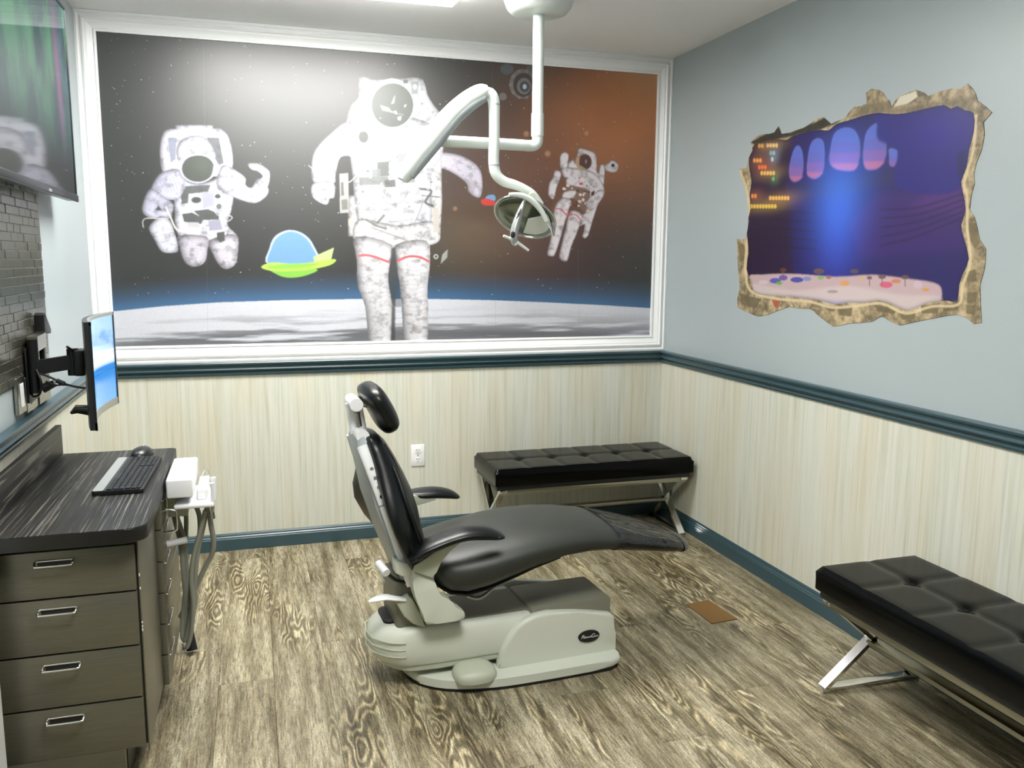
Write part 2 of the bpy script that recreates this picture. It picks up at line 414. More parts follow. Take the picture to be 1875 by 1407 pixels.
# ================================================================== MURAL (flat print in a moulded white frame)
FX0, FX1, FZ0, FZ1 = .0, W, RT+.003, H-.001
IX0, IX1, IZ0, IZ1 = .083, 2.748, 1.0, 2.357
def mural_uv(px, py):
    p = on(px, py, 1, -.006); return (p[0]-IX0)/(IX1-IX0), (IZ1-p[2])/(IZ1-IZ0)
C = Canvas(1900, 968, mural_uv)
C.a[:] = np.array(lin((15, 19, 18)))
yy = np.linspace(0, 1, C.h)[:, None, None]; xx = np.linspace(0, 1, C.w)[None, :, None]
C.a += np.clip(.35-yy, 0, 1)*.05*(1-xx)  # glare haze painted into the print, stronger towards the upper left
C.glow(1180, 200, 150, 150, (205, 125, 58), .9); C.glow(1110, 250, 150, 130, (96, 50, 30), .65); C.glow(930, 330, 150, 100, (98, 64, 48), .7)
C.glow(860, 440, 110, 70, (110, 90, 60), .55); C.glow(990, 470, 120, 90, (80, 40, 35), .5); C.glow(1210, 120, 60, 60, (200, 180, 140), .5)
cloud = fbm(C.h, C.w, 6, 9, 21)[..., None]; C.a *= .8+.4*cloud
# atmosphere and planet
hz = [(120, 580), (212, 569), (300, 560), (400, 553), (520, 549), (650, 547), (800, 547), (900, 549), (1000, 553), (1100, 558), (1260, 568)]
for k, a in ((46, .10), (38, .14), (30, .2), (22, .3), (15, .4), (9, .55), (4, .8)):
    C.poly([(x, y-k) for x, y in hz]+[(1260, 700), (100, 700)], (58, 118, 170), a*.75, 9)
C.poly(hz+[(1260, 720), (100, 720)], (238, 240, 250), 1, 1.5)
u0, v0 = mural_uv(650, 547)
st = fbm(C.h, C.w, 70, 9, 31, 5); st2 = fbm(C.h, C.w, 22, 4, 37, 4)
PX = np.zeros((C.h, C.w))
gm = np.zeros((C.h, C.w)); yv = np.linspace(0, 1, C.h)[:, None]; xv = np.linspace(0, 1, C.w)[None]
hq = np.array([mural_uv(*p) for p in hz]); hline = np.interp(xv[0], hq[:, 0], hq[:, 1])[None]
below = np.clip((yv-hline-.02)/.10, 0, 1)
dk = np.clip((st*.6+st2*.6-.56+below*.14+.07*np.clip((yv-hline-.08)*10, 0, 1))*7, 0, 1)*below
dk = dk[..., None]; C.a = C.a*(1-dk*.88)+np.array(lin((88, 92, 98)))*dk*.88*.7
lil = (np.clip(xv-.75, 0, .25)*4*np.clip((yv-hline-.07)*14, 0, 1))[..., None]; C.a = C.a*(1-lil*.6)+np.array(lin((120, 108, 150)))*lil*.6
# stars
r = np.random.default_rng(5)
for i in range(330):
    x, y = r.uniform(205, 1200), r.uniform(70, 540); s = r.uniform(.45, 1.1)
    C.ell(x, y, s, s, (235, 240, 245), r.uniform(.45, 1), 0)
for x, y, s, a in ((963, 246, 5, .5), (1002, 282, 5, .5), (833, 382, 4, .4), (1073, 245, 4, .7)): C.ell(x, y, s, s, (220, 170, 130), a, 2)
# sheet joints of the wallpaper print
for x in (374, 900, 1052): C.line([(x, 60), (x+3, 300), (x+8, 640)], 1.0, (120, 125, 125), .25, 0, 0)
def tr(ox, oy, s): return lambda pts: [(ox+x/s, oy+y/s) for x, y in pts]
W1, W2 = (232, 231, 246), (214, 213, 236)
# --- floating astronaut on the left
T = tr(250, 200, 4.538)
C.suit(T([(215, 500), (200, 330), (225, 210), (270, 170), (340, 165), (345, 138), (625, 138), (635, 165), (700, 165), (760, 220), (795, 330), (800, 500), (700, 560), (300, 560)]), W1, 3)
for x in range(350, 620, 28): C.line(T([(x, 142), (x+3, 185)]), 1.2, (170, 185, 215), .7, 1, 0)
C.poly(T([(590, 240), (690, 240), (730, 450), (690, 470), (650, 400), (600, 300)]), (70, 76, 82), .9, 1)
C.poly(T([(265, 240), (340, 240), (330, 420), (290, 450)]), (130, 138, 165), .8, 1)
C.suit(T([(330, 560), (450, 610), (540, 620), (640, 590), (720, 560), (805, 700), (790, 850), (760, 960), (830, 1060), (590, 1090), (360, 1060), (320, 800)]), W1)
C.suit(T([(180, 560), (260, 510), (370, 510), (410, 640), (370, 740), (250, 750), (130, 680)]), W2)
C.suit(T([(125, 660), (250, 740), (315, 800), (280, 890), (170, 910), (75, 880), (55, 800)]), W2)
C.suit(T([(120, 960), (200, 890), (280, 920), (330, 1050), (352, 1150), (330, 1188), (220, 1182), (160, 1090), (115, 1010)]), W1)
C.suit(T([(690, 520), (740, 465), (900, 560), (910, 630), (960, 650), (1015, 580), (1095, 650), (1085, 720), (1000, 778), (900, 765), (740, 700), (670, 640)]), W1)
C.suit(T([(930, 455), (1010, 450), (1080, 490), (1112, 540), (1090, 650), (1020, 640), (1000, 600), (1052, 560), (1010, 520), (955, 500)]), W1, r=5)
for k in range(4): C.line(T([(950+30*k, 460+12*k), (985+26*k, 515+10*k)]), .8, (120, 125, 150), .7)
C.suit(T([(360, 1050), (590, 1060), (592, 1180), (570, 1270), (490, 1305), (410, 1270), (365, 1150)]), (224, 218, 232), r=14)
C.suit(T([(610, 1090), (830, 1040), (845, 1200), (820, 1290), (750, 1326), (690, 1290), (640, 1200)]), (228, 222, 236), r=14)
C.suit(T([(350, 430), (340, 320), (390, 250), (490, 222), (570, 240), (630, 310), (658, 405), (520, 385), (400, 400)]), W1)
C.ell(250+515/4.538, 200+497/4.538, 33, 26, (205, 212, 228), 1); C.ell(250+517/4.538, 200+495/4.538, 29.5, 24.5, (62, 70, 62), 1)
C.glow(250+540/4.538, 200+470/4.538, 16, 12, (60, 66, 55), .5)
C.line(T([(395, 405), (515, 380), (655, 402)]), 2.2, (240, 242, 250))
C.line(T([(360, 470), (400, 570), (515, 615), (620, 570), (650, 470)]), 1.8, (210, 214, 230))
C.poly(T([(415, 640), (620, 630), (600, 690), (560, 690), (440, 705), (440, 780), (380, 790), (375, 730)]), (66, 72, 66), .92, 1)
C.poly(T([(440, 705), (550, 698), (556, 830), (430, 820)]), (214, 214, 232), 1, 1); C.poly(T([(556, 688), (648, 690), (650, 800), (556, 830)]), (188, 188, 214), 1, 1)
C.ell(250+502/4.538, 200+755/4.538, 9, 5.6, (58, 64, 56)); C.ell(250+680/4.538, 200+725/4.538, 5.5, 4, (58, 64, 56)); C.ell(250+690/4.538, 200+808/4.538, 5, 5, (110, 112, 112))
C.poly(T([(385, 870), (470, 860), (530, 890), (480, 845), (600, 830), (690, 870), (690, 920), (560, 920), (540, 955), (400, 935)]), (54, 60, 54), .95, 1)
C.poly(T([(440, 940), (525, 940), (530, 985), (440, 975)]), (208, 204, 210), 1, 1); C.poly(T([(600, 925), (700, 918), (720, 1000), (610, 1010)]), (170, 168, 190), 1, 1)
C.poly(T([(672, 1025), (735, 1015), (740, 1090), (700, 1108), (672, 1080)]), (62, 68, 60), 1, 1); C.ell(250+760/4.538, 200+1038/4.538, 1.8, 1.8, (40, 40, 40)); C.ell(250+640/4.538, 200+1060/4.538, 3, 2, (230, 230, 220))
C.line(T([(250, 810), (290, 900), (340, 1000), (420, 1020)]), 3.0, (236, 232, 225)); C.line(T([(65, 985), (60, 930), (100, 905), (250, 910), (300, 880)]), 1.6, (225, 222, 220))
C.line(T([(625, 800), (680, 880), (760, 880), (800, 900), (760, 930), (690, 900)]), 1.4, (235, 232, 232)); C.ell(250+745/4.538, 200+885/4.538, 3, 3, (240, 238, 238))
C.poly(T([(160, 840), (190, 800), (215, 840)]), (55, 60, 58), 1, 1)
for k in range(7): C.line(T([(60+8*k, 800-18*k), (110+8*k, 840-14*k)]), .9, (120, 122, 160), .6)
for k in range(8): C.line(T([(690+24*k, 600+14*k), (680+26*k, 690+12*k)]), .7, (130, 130, 165), .5)
for k in range(6): C.line(T([(200+26*k, 600-12*k), (260+22*k, 700-6*k)]), .8, (110, 112, 150), .5)
for k in range(7): C.line(T([(380+4*k, 1090+26*k), (480, 1110+26*k), (585, 1085+24*k)]), .6, (150, 145, 165), .45); C.line(T([(650+5*k, 1130+24*k), (740, 1140+24*k), (835, 1105+24*k)]), .6, (150, 145, 165), .45)
# --- large standing astronaut
T = tr(540, 100, 2.5575)
C.suit(T([(245, 300), (270, 230), (300, 200), (300, 112), (345, 115), (365, 122), (520, 115), (545, 110), (600, 120), (620, 190), (650, 240), (705, 320), (650, 430), (260, 430)]), (226, 228, 236), 2, 12)
C.suit(T([(640, 470), (700, 460), (790, 480), (860, 530), (877, 600), (868, 665), (840, 665), (810, 640), (800, 600), (720, 545), (640, 520)]), (222, 216, 232))
C.poly(T([(808, 600), (850, 590), (835, 660), (822, 640)]), (150, 130, 125), .4, 2)
C.suit(T([(600, 420), (685, 440), (688, 700), (680, 850), (620, 882), (560, 860), (560, 500)]), (232, 230, 232), 0)
C.suit(T([(250, 660), (320, 660), (330, 850), (250, 850)]), (228, 226, 228), 0)
C.suit(T([(250, 320), (370, 300), (560, 300), (680, 360), (690, 470), (640, 560), (640, 780), (590, 880), (330, 850), (290, 760), (270, 560)]), (230, 230, 240), 3, 14)
C.suit(T([(170, 370), (250, 320), (335, 400), (285, 470), (215, 482), (192, 560), (182, 605), (95, 605), (78, 540), (95, 450)]), (218, 220, 234))
C.suit(T([(95, 600), (180, 600), (185, 668), (166, 674), (152, 702), (120, 695), (86, 670), (76, 632)]), (226, 228, 238), r=6)
for k in range(3): C.line(T([(98+22*k, 645), (105+20*k, 690)]), .8, (110, 116, 120), .7)
C.suit(T([(300, 770), (480, 800), (640, 780), (680, 860), (620, 895), (455, 905), (285, 880)]), (238, 236, 240))
C.suit(T([(285, 850), (455, 890), (445, 985), (437, 1060), (457, 1170), (445, 1360), (355, 1360), (330, 1180), (295, 1080), (290, 960)]), (240, 238, 243), 3, 18)
C.suit(T([(470, 890), (615, 870), (632, 970), (620, 1090), (624, 1200), (612, 1360), (520, 1360), (500, 1180), (488, 1060), (472, 980)]), (242, 240, 245), 3, 18)
for k in range(17):
    y = 1000+21*k; C.line(T([(300+k*3, y), (370, y+14), (436, y-4+3*(k % 3))]), .8, (165, 165, 185), .5); C.line(T([(492, y), (560, y+12), (618, y-6+3*(k % 2))]), .8, (165, 165, 185), .5)
C.line(T([(295, 942), (350, 940), (445, 972)]), 4.2, (225, 100, 110)); C.line(T([(472, 970), (530, 945), (585, 948), (630, 970)]), 4.2, (225, 100, 110))
C.poly(T([(452, 905), (470, 905), (480, 1000), (470, 1180), (470, 1350), (448, 1350), (455, 1170), (440, 1040)]), (60, 66, 66), .9, 2)
C.poly(T([(455, 1040), (488, 1050), (500, 1180), (470, 1180), (457, 1165), (440, 1080)]), (40, 60, 75), .6, 2)
C.ell(540+455/2.5575, 100+238/2.5575, 41, 43, (214, 218, 224)); C.ell(540+457/2.5575, 100+240/2.5575, 38, 40, (84, 92, 84))
for q in (((450, 235), (470, 190), (465, 230)), ((400, 240), (440, 252), (455, 272), (410, 262)), ((455, 270), (475, 265), (480, 285)), ((480, 295), (500, 290), (495, 312), (482, 308)), ((510, 240), (525, 235), (515, 252))): C.poly(T(q), (225, 222, 215), .9, 1)
for k in range(9): C.ell(540+(400+13*k)/2.5575, 100+(300-((k*37) % 40))/2.5575, 2, 1.2, (190, 195, 190), .6)
C.line(T([(365, 150), (455, 118), (540, 150)]), 2.5, (238, 238, 240)); C.poly(T([(508, 122), (528, 122), (528, 138), (508, 138)]), (70, 74, 72))
C.poly(T([(545, 130), (580, 130), (575, 185), (545, 190)]), (150, 156, 160), .9); C.ell(540+562/2.5575, 100+155/2.5575, 4, 5, (225, 225, 225))
C.ell(540+322/2.5575, 100+388/2.5575, 9, 10.5, (84, 90, 86))
for (x0, y0, x1, y1, c) in ((385, 505, 440, 570, (98, 104, 98)), (330, 485, 385, 540, (176, 178, 188)), (455, 375, 500, 500, (206, 206, 218)), (520, 380, 556, 470, (206, 206, 218)), (480, 465, 540, 530, (170, 174, 178)), (210, 560, 250, 740, (200, 196, 192)), (216, 600, 228, 660, (90, 92, 86)), (218, 680, 246, 725, (110, 112, 104)), (300, 575, 440, 610, (128, 132, 128)), (560, 480, 600, 560, (185, 185, 190)), (420, 590, 470, 620, (84, 88, 84)), (345, 420, 450, 475, (216, 216, 226)), (250, 770, 275, 800, (206, 200, 190)), (645, 720, 672, 830, (224, 214, 205)), (360, 540, 400, 590, (146, 150, 150)), (500, 560, 560, 600, (150, 154, 152))):
    C.poly(T([(x0, y0), (x1, y0-4), (x1+3, y1), (x0+2, y1+3)]), c, .9)
for q, w, c in ((((250, 470), (290, 500), (300, 550), (250, 600), (215, 560)), 3, (220, 218, 214)), (((585, 630), (640, 640), (610, 690), (650, 710)), 7, (78, 82, 74)), (((590, 660), (680, 668)), 3, (84, 86, 78)), (((410, 660), (440, 700), (500, 690), (530, 640)), 2, (130, 130, 128)), (((330, 770), (380, 800), (430, 815)), 6, (120, 120, 112)), (((385, 790), (420, 750)), 7, (110, 110, 104)), (((360, 810), (470, 850), (570, 890)), 4, (170, 165, 165)), (((560, 790), (590, 720), (600, 670)), 2.5, (150, 145, 145)), (((370, 735), (450, 780), (560, 770)), 2, (170, 168, 160)), (((165, 385), (130, 430), (90, 490)), 1.2, (245, 245, 250)), (((65, 520), (90, 545), (95, 580)), 1.6, (235, 235, 240))): C.line(T(q), w/2.5575*1.6, c, .9)
for k in range(30):
    x, y = r.uniform(230, 640), r.uniform(480, 720); C.ell(540+x/2.5575, 100+y/2.5575, r.uniform(1, 3), r.uniform(1, 2.5), random.choice([(120, 124, 120), (236, 236, 240), (90, 94, 90), (200, 190, 180)]), .8)
C.ell(540+660/2.5575, 100+945/2.5575, 4.5, 4.5, (200, 205, 200)); C.ell(540+660/2.5575, 100+945/2.5575, 2.4, 2.4, (70, 72, 66)); C.poly(T([(716, 910), (712, 950), (682, 980), (690, 935)]), (180, 184, 180), .9)
# --- small astronaut on the right
T = tr(1000, 260, 6.114); w3 = (240, 232, 236)
C.suit(T([(470, 640), (575, 690), (500, 930), (465, 1050), (430, 1080), (395, 1060), (430, 920), (370, 940), (390, 850)]), w3, 0, 5)
C.suit(T([(600, 250), (655, 262), (640, 480), (560, 440)]), w3, 0, 4); C.suit(T([(640, 270), (690, 240), (730, 205), (800, 255), (790, 320), (740, 345), (660, 320)]), w3, 3, 4); C.ell(1000+742/6.114, 260+265/6.114, 3.4, 3.4, (60, 30, 26))
C.suit(T([(320, 260), (340, 130), (350, 80), (380, 72), (520, 115), (560, 190), (560, 330), (585, 400), (300, 340), (240, 290), (245, 230), (300, 190)]), w3, 2, 5)
C.suit(T([(160, 300), (280, 290), (480, 320), (600, 420), (648, 560), (600, 660), (520, 760), (420, 800), (300, 640), (180, 620), (220, 480)]), w3, 3, 7)
C.suit(T([(90, 320), (160, 340), (150, 420), (110, 520), (80, 640), (18, 590), (30, 460), (70, 400)]), w3, 3, 5)
C.suit(T([(150, 160), (190, 115), (245, 140), (240, 220), (230, 290), (155, 290), (150, 230)]), w3, 2, 4)
C.poly(T([(150, 420), (250, 400), (210, 470), (440, 520), (490, 600), (440, 790), (400, 800), (275, 735), (300, 640), (260, 560), (170, 640), (60, 810), (50, 740), (110, 560)]), (122, 78, 48), .9, 2, 2)
for k in range(38):
    x, y = r.uniform(190, 480), r.uniform(480, 720); C.ell(1000+x/6.114, 260+y/6.114, r.uniform(1, 3.4), r.uniform(.8, 3), random.choice([(240, 220, 200), (225, 190, 160), (90, 50, 34), (250, 240, 235)]), .9)
C.suit(T([(190, 560), (330, 540), (300, 620), (180, 640)]), w3, 2, 4); C.suit(T([(590, 540), (648, 560), (600, 660), (560, 690), (480, 740), (430, 720), (480, 620)]), w3, 2, 4)
C.ell(1000+415/6.114, 260+225/6.114, 15, 15.5, (190, 150, 120)); C.ell(1000+428/6.114, 260+228/6.114, 12, 14, (84, 44, 40)); C.ell(1000+440/6.114, 260+222/6.114, 1.6, 4, (220, 160, 140), .8)
C.poly(T([(330, 180), (370, 170), (365, 260), (420, 290), (460, 320), (340, 300)]), (200, 170, 130), .8, 1)
C.suit(T([(130, 660), (200, 620), (275, 660), (240, 780), (190, 950), (135, 1140), (90, 1262), (60, 1276), (5, 1250), (45, 1080), (60, 900), (90, 740)]), w3, 3, 7)
C.suit(T([(270, 765), (405, 815), (382, 900), (322, 1060), (272, 1180), (228, 1332), (140, 1292), (170, 1130), (220, 920)]), w3, 3, 7)
C.line(T([(100, 750), (160, 755), (225, 820)]), 2, (225, 80, 90)); C.line(T([(240, 825), (320, 812), (390, 885)]), 2, (225, 80, 90)); C.line(T([(250, 740), (235, 820), (200, 890)]), 1.5, (225, 120, 110))
C.poly(T([(360, 460), (400, 450), (410, 480), (370, 485)]), (225, 90, 90)); C.poly(T([(355, 400), (375, 400), (370, 430)]), (200, 90, 90)); C.line(T([(280, 510), (370, 430)]), .7, (110, 70, 60))
C.poly(T([(500, 560), (540, 545), (530, 600), (495, 600)]), (80, 44, 34)); C.poly(T([(455, 745), (515, 745), (505, 770), (450, 765)]), (190, 170, 140))
# --- gear-like satellite at the top
for q in ((928, 128), (975, 128)): C.ell(q[0], q[1], 12, 10, (95, 110, 115), .7)
C.ell(956, 155, 24, 27, (120, 112, 110), .95); C.ell(958, 157, 19, 22, (60, 46, 44)); C.ell(959, 159, 13, 15, (128, 120, 118)); C.ell(960, 160, 9, 10, (66, 66, 72)); C.ell(960, 160, 3.5, 4.5, (185, 220, 235)); C.ell(920, 178, 7, 7, (125, 122, 122), .8)
for k in range(10): a = k*.63; C.ell(957+22*math.cos(a), 156+25*math.sin(a), 3, 3, (140, 134, 132), .8)
# --- plain saucers standing in for the cartoon craft
C.poly([(493, 484), (494, 455), (505, 432), (530, 421), (556, 428), (574, 448), (580, 482)], (205, 225, 250), 1, 1, 4); C.poly([(496, 484), (497, 456), (508, 435), (531, 424), (554, 431), (571, 450), (577, 482)], (116, 172, 228), 1, 1, 4)
C.poly([(574, 470), (612, 453), (606, 478), (578, 486)], (205, 228, 150), 1, 1, 0)
C.poly([(498, 490), (580, 492), (560, 504), (530, 508), (508, 502)], (140, 214, 62), 1, 1, 4)
C.poly([(479, 489), (500, 480), (545, 483), (612, 474), (604, 485), (560, 494), (505, 496)], (196, 240, 84), 1, 1, 4); C.poly([(490, 488), (530, 483), (585, 482), (560, 489), (510, 492)], (150, 222, 66), 1, 1, 4)
C.poly([(893, 358), (905, 358), (905, 368), (888, 366)], (120, 170, 220), 1, 1, 4); C.poly([(881, 366), (893, 364), (906, 370), (903, 376), (884, 375)], (225, 60, 45), 1, 1, 3)
C.a *= (.60+.07*fbm(C.h, C.w, 300, 500, 77, 2))[..., None]
im = C.image('mural_print')
def sheet(name, x0, x1, z0, z1, y, th, m, parent):
    bm = box(x0, x1, y, y+th, z0, z1); uv = bm.loops.layers.uv.new('UVMap')
    for f in bm.faces:
        for l in f.loops: l[uv].uv = ((l.vert.co.x-x0)/(x1-x0), (l.vert.co.z-z0)/(z1-z0))
    return obj(name, bm, m, parent, 0)
mr = root('wall_mural', (W/2, -.002, FZ0), 'space mural of floating astronauts above a cloudy planet in a wide white moulded frame', 'mural')
pm = print_mat('mural_print', im, .43, 1.0); pm.node_tree.nodes['Principled BSDF'].inputs['IOR'].default_value = 1.58
sheet('print', IX0-.004, IX1+.004, IZ0-.004, IZ1+.004, -.006, .0055, pm, mr)
FP = [(0, .0005), (0, .024), (.010, .027), (.016, .019), (.022, .019), (.027, .027), (.034, .029), (.040, .022), (.046, .022), (.056, .015), (.070, .011), (.074, .016), (.083, .014), (.083, .0005)]
def mitre(p0, p1, inn):
    # p0,p1 outer corners, inn = inward normal; each profile depth d moves the ends along the run too
    d = np.array([p1[0]-p0[0], p1[1]-p0[1]], float); d /= np.linalg.norm(d); w = .083
    rings = []
    for e, s in ((p0, 1), (p1, -1)):
        rings.append([(e[0]+d[0]*s*k+inn[0]*k, -h, e[1]+d[1]*s*k+inn[1]*k) for k, h in FP])
    return loft(rings)
x0, x1, z0, z1 = FX0+.0005, FX1-.0005, FZ0, FZ1
for p0, p1, inn in (((x0, z0), (x1, z0), (0, 1)), ((x1, z0), (x1, z1), (-1, 0)), ((x1, z1), (x0, z1), (0, -1)), ((x0, z1), (x0, z0), (1, 0))):
    obj('frame_moulding', mitre(p0, p1, inn), M['white'], mr, 30)

# ================================================================== TORN-WALL STICKER on the right wall
DY0, DY1, DZ0, DZ1 = -.62, -2.16, 1.16, 2.02
def dec_uv(px, py):
    p = on(px, py, 0, W-.002); return (p[1]-DY0)/(DY1-DY0), (DZ1-p[2])/(DZ1-DZ0)
D = Canvas(1240, 700, dec_uv); Z = tr(1300, 130, 2.758); zp = lambda x, y: (1300+x/2.758, 130+y/2.758)
OUT = [(205, 360), (230, 335), (260, 320), (300, 318), (325, 310), (345, 278), (360, 318), (400, 312), (430, 300), (470, 288), (500, 270), (540, 240), (575, 235), (610, 268), (650, 250), (680, 240), (705, 205), (730, 180), (760, 178), (790, 165), (788, 110), (815, 90), (850, 95), (870, 105), (890, 140), (905, 150), (915, 185), (935, 150), (960, 125), (1000, 110), (1040, 95), (1080, 110), (1100, 128), (1140, 110), (1170, 100), (1225, 88), (1260, 92), (1300, 65), (1325, 90), (1340, 115), (1350, 150), (1390, 180), (1422, 210), (1400, 235), (1380, 260), (1385, 320), (1370, 400), (1345, 460), (1330, 520), (1335, 570), (1320, 620), (1310, 700), (1335, 740), (1350, 800), (1360, 850), (1392, 900), (1390, 950), (1385, 1000), (1362, 1080), (1365, 1180), (1370, 1272), (1330, 1277), (1300, 1250), (1250, 1230), (1200, 1235), (1150, 1245), (1060, 1262), (960, 1285), (915, 1268), (870, 1240), (850, 1245), (820, 1265), (760, 1272), (700, 1275), (660, 1285), (620, 1290), (580, 1262), (540, 1230), (520, 1210), (500, 1200), (450, 1200), (400, 1190), (360, 1205), (330, 1215), (290, 1232), (240, 1240), (190, 1220), (140, 1195), (138, 1150), (150, 1100), (140, 980), (135, 850), (180, 850), (190, 800), (195, 760), (190, 680), (180, 600), (160, 550), (148, 495), (185, 490), (195, 440), (215, 400)]
INN = [(225, 372), (290, 355), (350, 345), (385, 350), (420, 330), (500, 305), (560, 298), (600, 300), (640, 268), (700, 250), (780, 225), (850, 212), (920, 218), (1000, 212), (1090, 190), (1180, 172), (1215, 190), (1250, 178), (1290, 200), (1332, 212), (1335, 300), (1310, 400), (1295, 490), (1270, 560), (1280, 620), (1292, 700), (1270, 780), (1285, 850), (1308, 950), (1280, 1020), (1260, 1080), (1250, 1165), (1200, 1160), (1150, 1165), (1080, 1180), (1000, 1212), (920, 1180), (850, 1160), (780, 1172), (700, 1170), (630, 1180), (560, 1160), (480, 1150), (400, 1140), (300, 1135), (225, 1120), (210, 1070), (185, 1000), (195, 920), (190, 850), (185, 780), (205, 700), (200, 630), (210, 560), (200, 500), (198, 440)]
n1 = fbm(D.h, D.w, 22, 40, 51, 5); n2 = fbm(D.h, D.w, 60, 100, 61, 4); n3 = fbm(D.h, D.w, 9, 14, 71, 3)
stone = np.clip((n1-.5)*3+.5, 0, 1)[..., None]*.6+np.clip((n2-.5)*3+.5, 0, 1)[..., None]*.4
D.a[:] = np.array(lin((110, 98, 72)))*(1-stone)+np.array(lin((214, 192, 152)))*stone
# dark clefts and masonry blocks within the torn edge
for q in (((205, 360), (345, 285), (400, 315), (575, 240), (700, 215), (640, 262), (560, 296), (420, 328), (225, 372)),): D.poly(Z(q), (34, 36, 32), .95, 2)
D.poly(Z([(700, 240), (790, 170), (905, 150), (915, 190), (1100, 170), (1320, 130), (1340, 210), (1180, 172), (1000, 214), (850, 214)]), (122, 108, 84), .7, 3)
D.poly(Z([(930, 180), (960, 130), (1040, 102), (1050, 130), (1000, 165)]), (232, 222, 200), 1, 1)
for q in (((645, 1195), (720, 1185), (715, 1240), (650, 1235)), ((960, 1225), (1040, 1210), (1035, 1255), (970, 1258)), ((1065, 1185), (1160, 1175), (1150, 1225), (1070, 1225)), ((1175, 1180), (1260, 1172), (1255, 1210), (1180, 1215)), ((560, 1180), (635, 1190), (630, 1215), (600, 1215)), ((1300, 1120), (1355, 1115), (1345, 1170), (1298, 1175)), ((1300, 760), (1345, 770), (1365, 870), (1340, 900), (1315, 860)), ((820, 1180), (880, 1190), (940, 1210), (930, 1230), (860, 1215)), ((1290, 1020), (1340, 1000), (1350, 1060), (1300, 1070)), ((1295, 1180), (1340, 1185), (1335, 1235), (1295, 1225)), ((150, 1120), (200, 1140), (260, 1150), (230, 1200), (160, 1180)), ((140, 860), (175, 880), (180, 960), (150, 960))):
    D.poly(Z(q), (112, 100, 70), .85, 1)
for q in (((310, 1150), (355, 1160), (350, 1180), (345, 1200), (325, 1190)),): D.poly(Z(q), (176, 84, 54), .9, 1)
D.line(Z([(150, 500), (190, 620), (200, 760), (185, 900), (180, 1010), (205, 1110), (330, 1150), (500, 1165), (620, 1195), (760, 1185), (870, 1175), (990, 1225), (1120, 1190), (1255, 1180), (1275, 1090), (1315, 960), (1300, 800), (1300, 640), (1285, 560), (1330, 400), (1345, 220)]), 5, (236, 214, 172), .75, 1)
# scene seen through the hole: dim violet control room
S = Canvas.__new__(Canvas); S.__dict__.update(D.__dict__); S.a = np.zeros_like(D.a); S.a[:] = np.array(lin((40, 28, 110)))
S.glow(*zp(250, 500), 90, 130, (40, 12, 40), .0); S.poly(Z([(150, 250), (420, 250), (400, 600), (430, 1150), (150, 1150)]), (44, 20, 58), .95, 14)
S.poly(Z([(850, 620), (1300, 600), (1300, 900), (760, 950), (700, 760)]), (66, 34, 122), .8, 10)
S.poly(Z([(1150, 560), (1300, 520), (1300, 720), (1000, 700)]), (96, 44, 140), .6, 12)
S.poly(Z([(380, 560), (600, 560), (960, 500), (960, 560), (600, 640), (390, 640)]), (46, 40, 96), .9, 6)
for q, k in ((((400, 480), (420, 400), (445, 372), (468, 400), (475, 470), (462, 545), (425, 562), (402, 540)), 0), (((488, 470), (505, 370), (540, 335), (575, 350), (583, 420), (570, 520), (530, 548), (492, 530)), 1), (((600, 420), (620, 320), (670, 282), (730, 290), (762, 350), (758, 450), (730, 505), (640, 500), (602, 470)), 2), (((772, 400), (785, 310), (830, 262), (870, 260), (895, 330), (890, 440), (850, 495), (790, 500), (772, 460)), 3), (((905, 440), (905, 390), (950, 400), (948, 450), (930, 482), (908, 475)), 4)):
    S.poly([(x, y) for x, y in Z(q)], (60, 56, 130), 1, 3, 4)
    cx = sum(a for a, _ in q)/len(q); cy = sum(b for _, b in q)/len(q)
    qq = [(cx+(a-cx)*.92, cy+(b-cy)*.95) for a, b in q]; S.poly(Z(qq), (104, 124, 226), 1, 1, 4)
    for off, c in ((.25, (120, 112, 205)), (.5, (160, 110, 190)), (.75, (226, 130, 150))):
        top = min(b for _, b in qq); bot = max(b for _, b in qq); lim = top+(bot-top)*off+20
        q3 = [(a, max(b, lim)) for a, b in qq]; S.poly(Z(q3), c, .75, 3, 3)
S.poly(Z([(850, 215), (1180, 150), (1350, 180), (1330, 420), (1260, 600), (1050, 620), (930, 560), (950, 400), (850, 350), (845, 270)]), (36, 26, 140), 1, 4, 3); S.glow(*zp(1150, 300), 60, 40, (30, 20, 120), .5)
S.poly(Z([(1250, 420), (1290, 400), (1290, 560), (1250, 520)]), (20, 12, 84), .7, 4)
for k in range(5): S.line(Z([(860, 700+46*k), (1050, 690+36*k), (1280, 620+30*k)]), 3.4, (34, 18, 76), .8, 2); S.line(Z([(200, 700+52*k), (330, 705+45*k), (540, 720+46*k)]), 3.2, (26, 14, 46), .8, 2)
for (x, y, n, c) in ((250, 378, 2, (235, 170, 90)), (292, 376, 4, (250, 205, 130)), (308, 414, 2, (150, 190, 200)), (225, 452, 3, (250, 170, 90)), (315, 446, 1, (200, 220, 230)), (250, 486, 3, (255, 120, 60)), (262, 516, 5, (250, 200, 110)), (215, 632, 2, (245, 150, 80)), (305, 642, 7, (250, 190, 100)), (210, 684, 9, (245, 205, 90)), (320, 545, 1, (120, 190, 120))):
    for k in range(n): S.ell(*zp(x+15*k, y), 2.6, 4.2, c, .95, 1)
    S.glow(*zp(x+8*n, y), 8*n/2+5, 12, c, .25)
S.glow(*zp(650, 620), 52, 90, (60, 130, 240), .85); S.glow(*zp(640, 850), 40, 90, (40, 70, 190), .7)
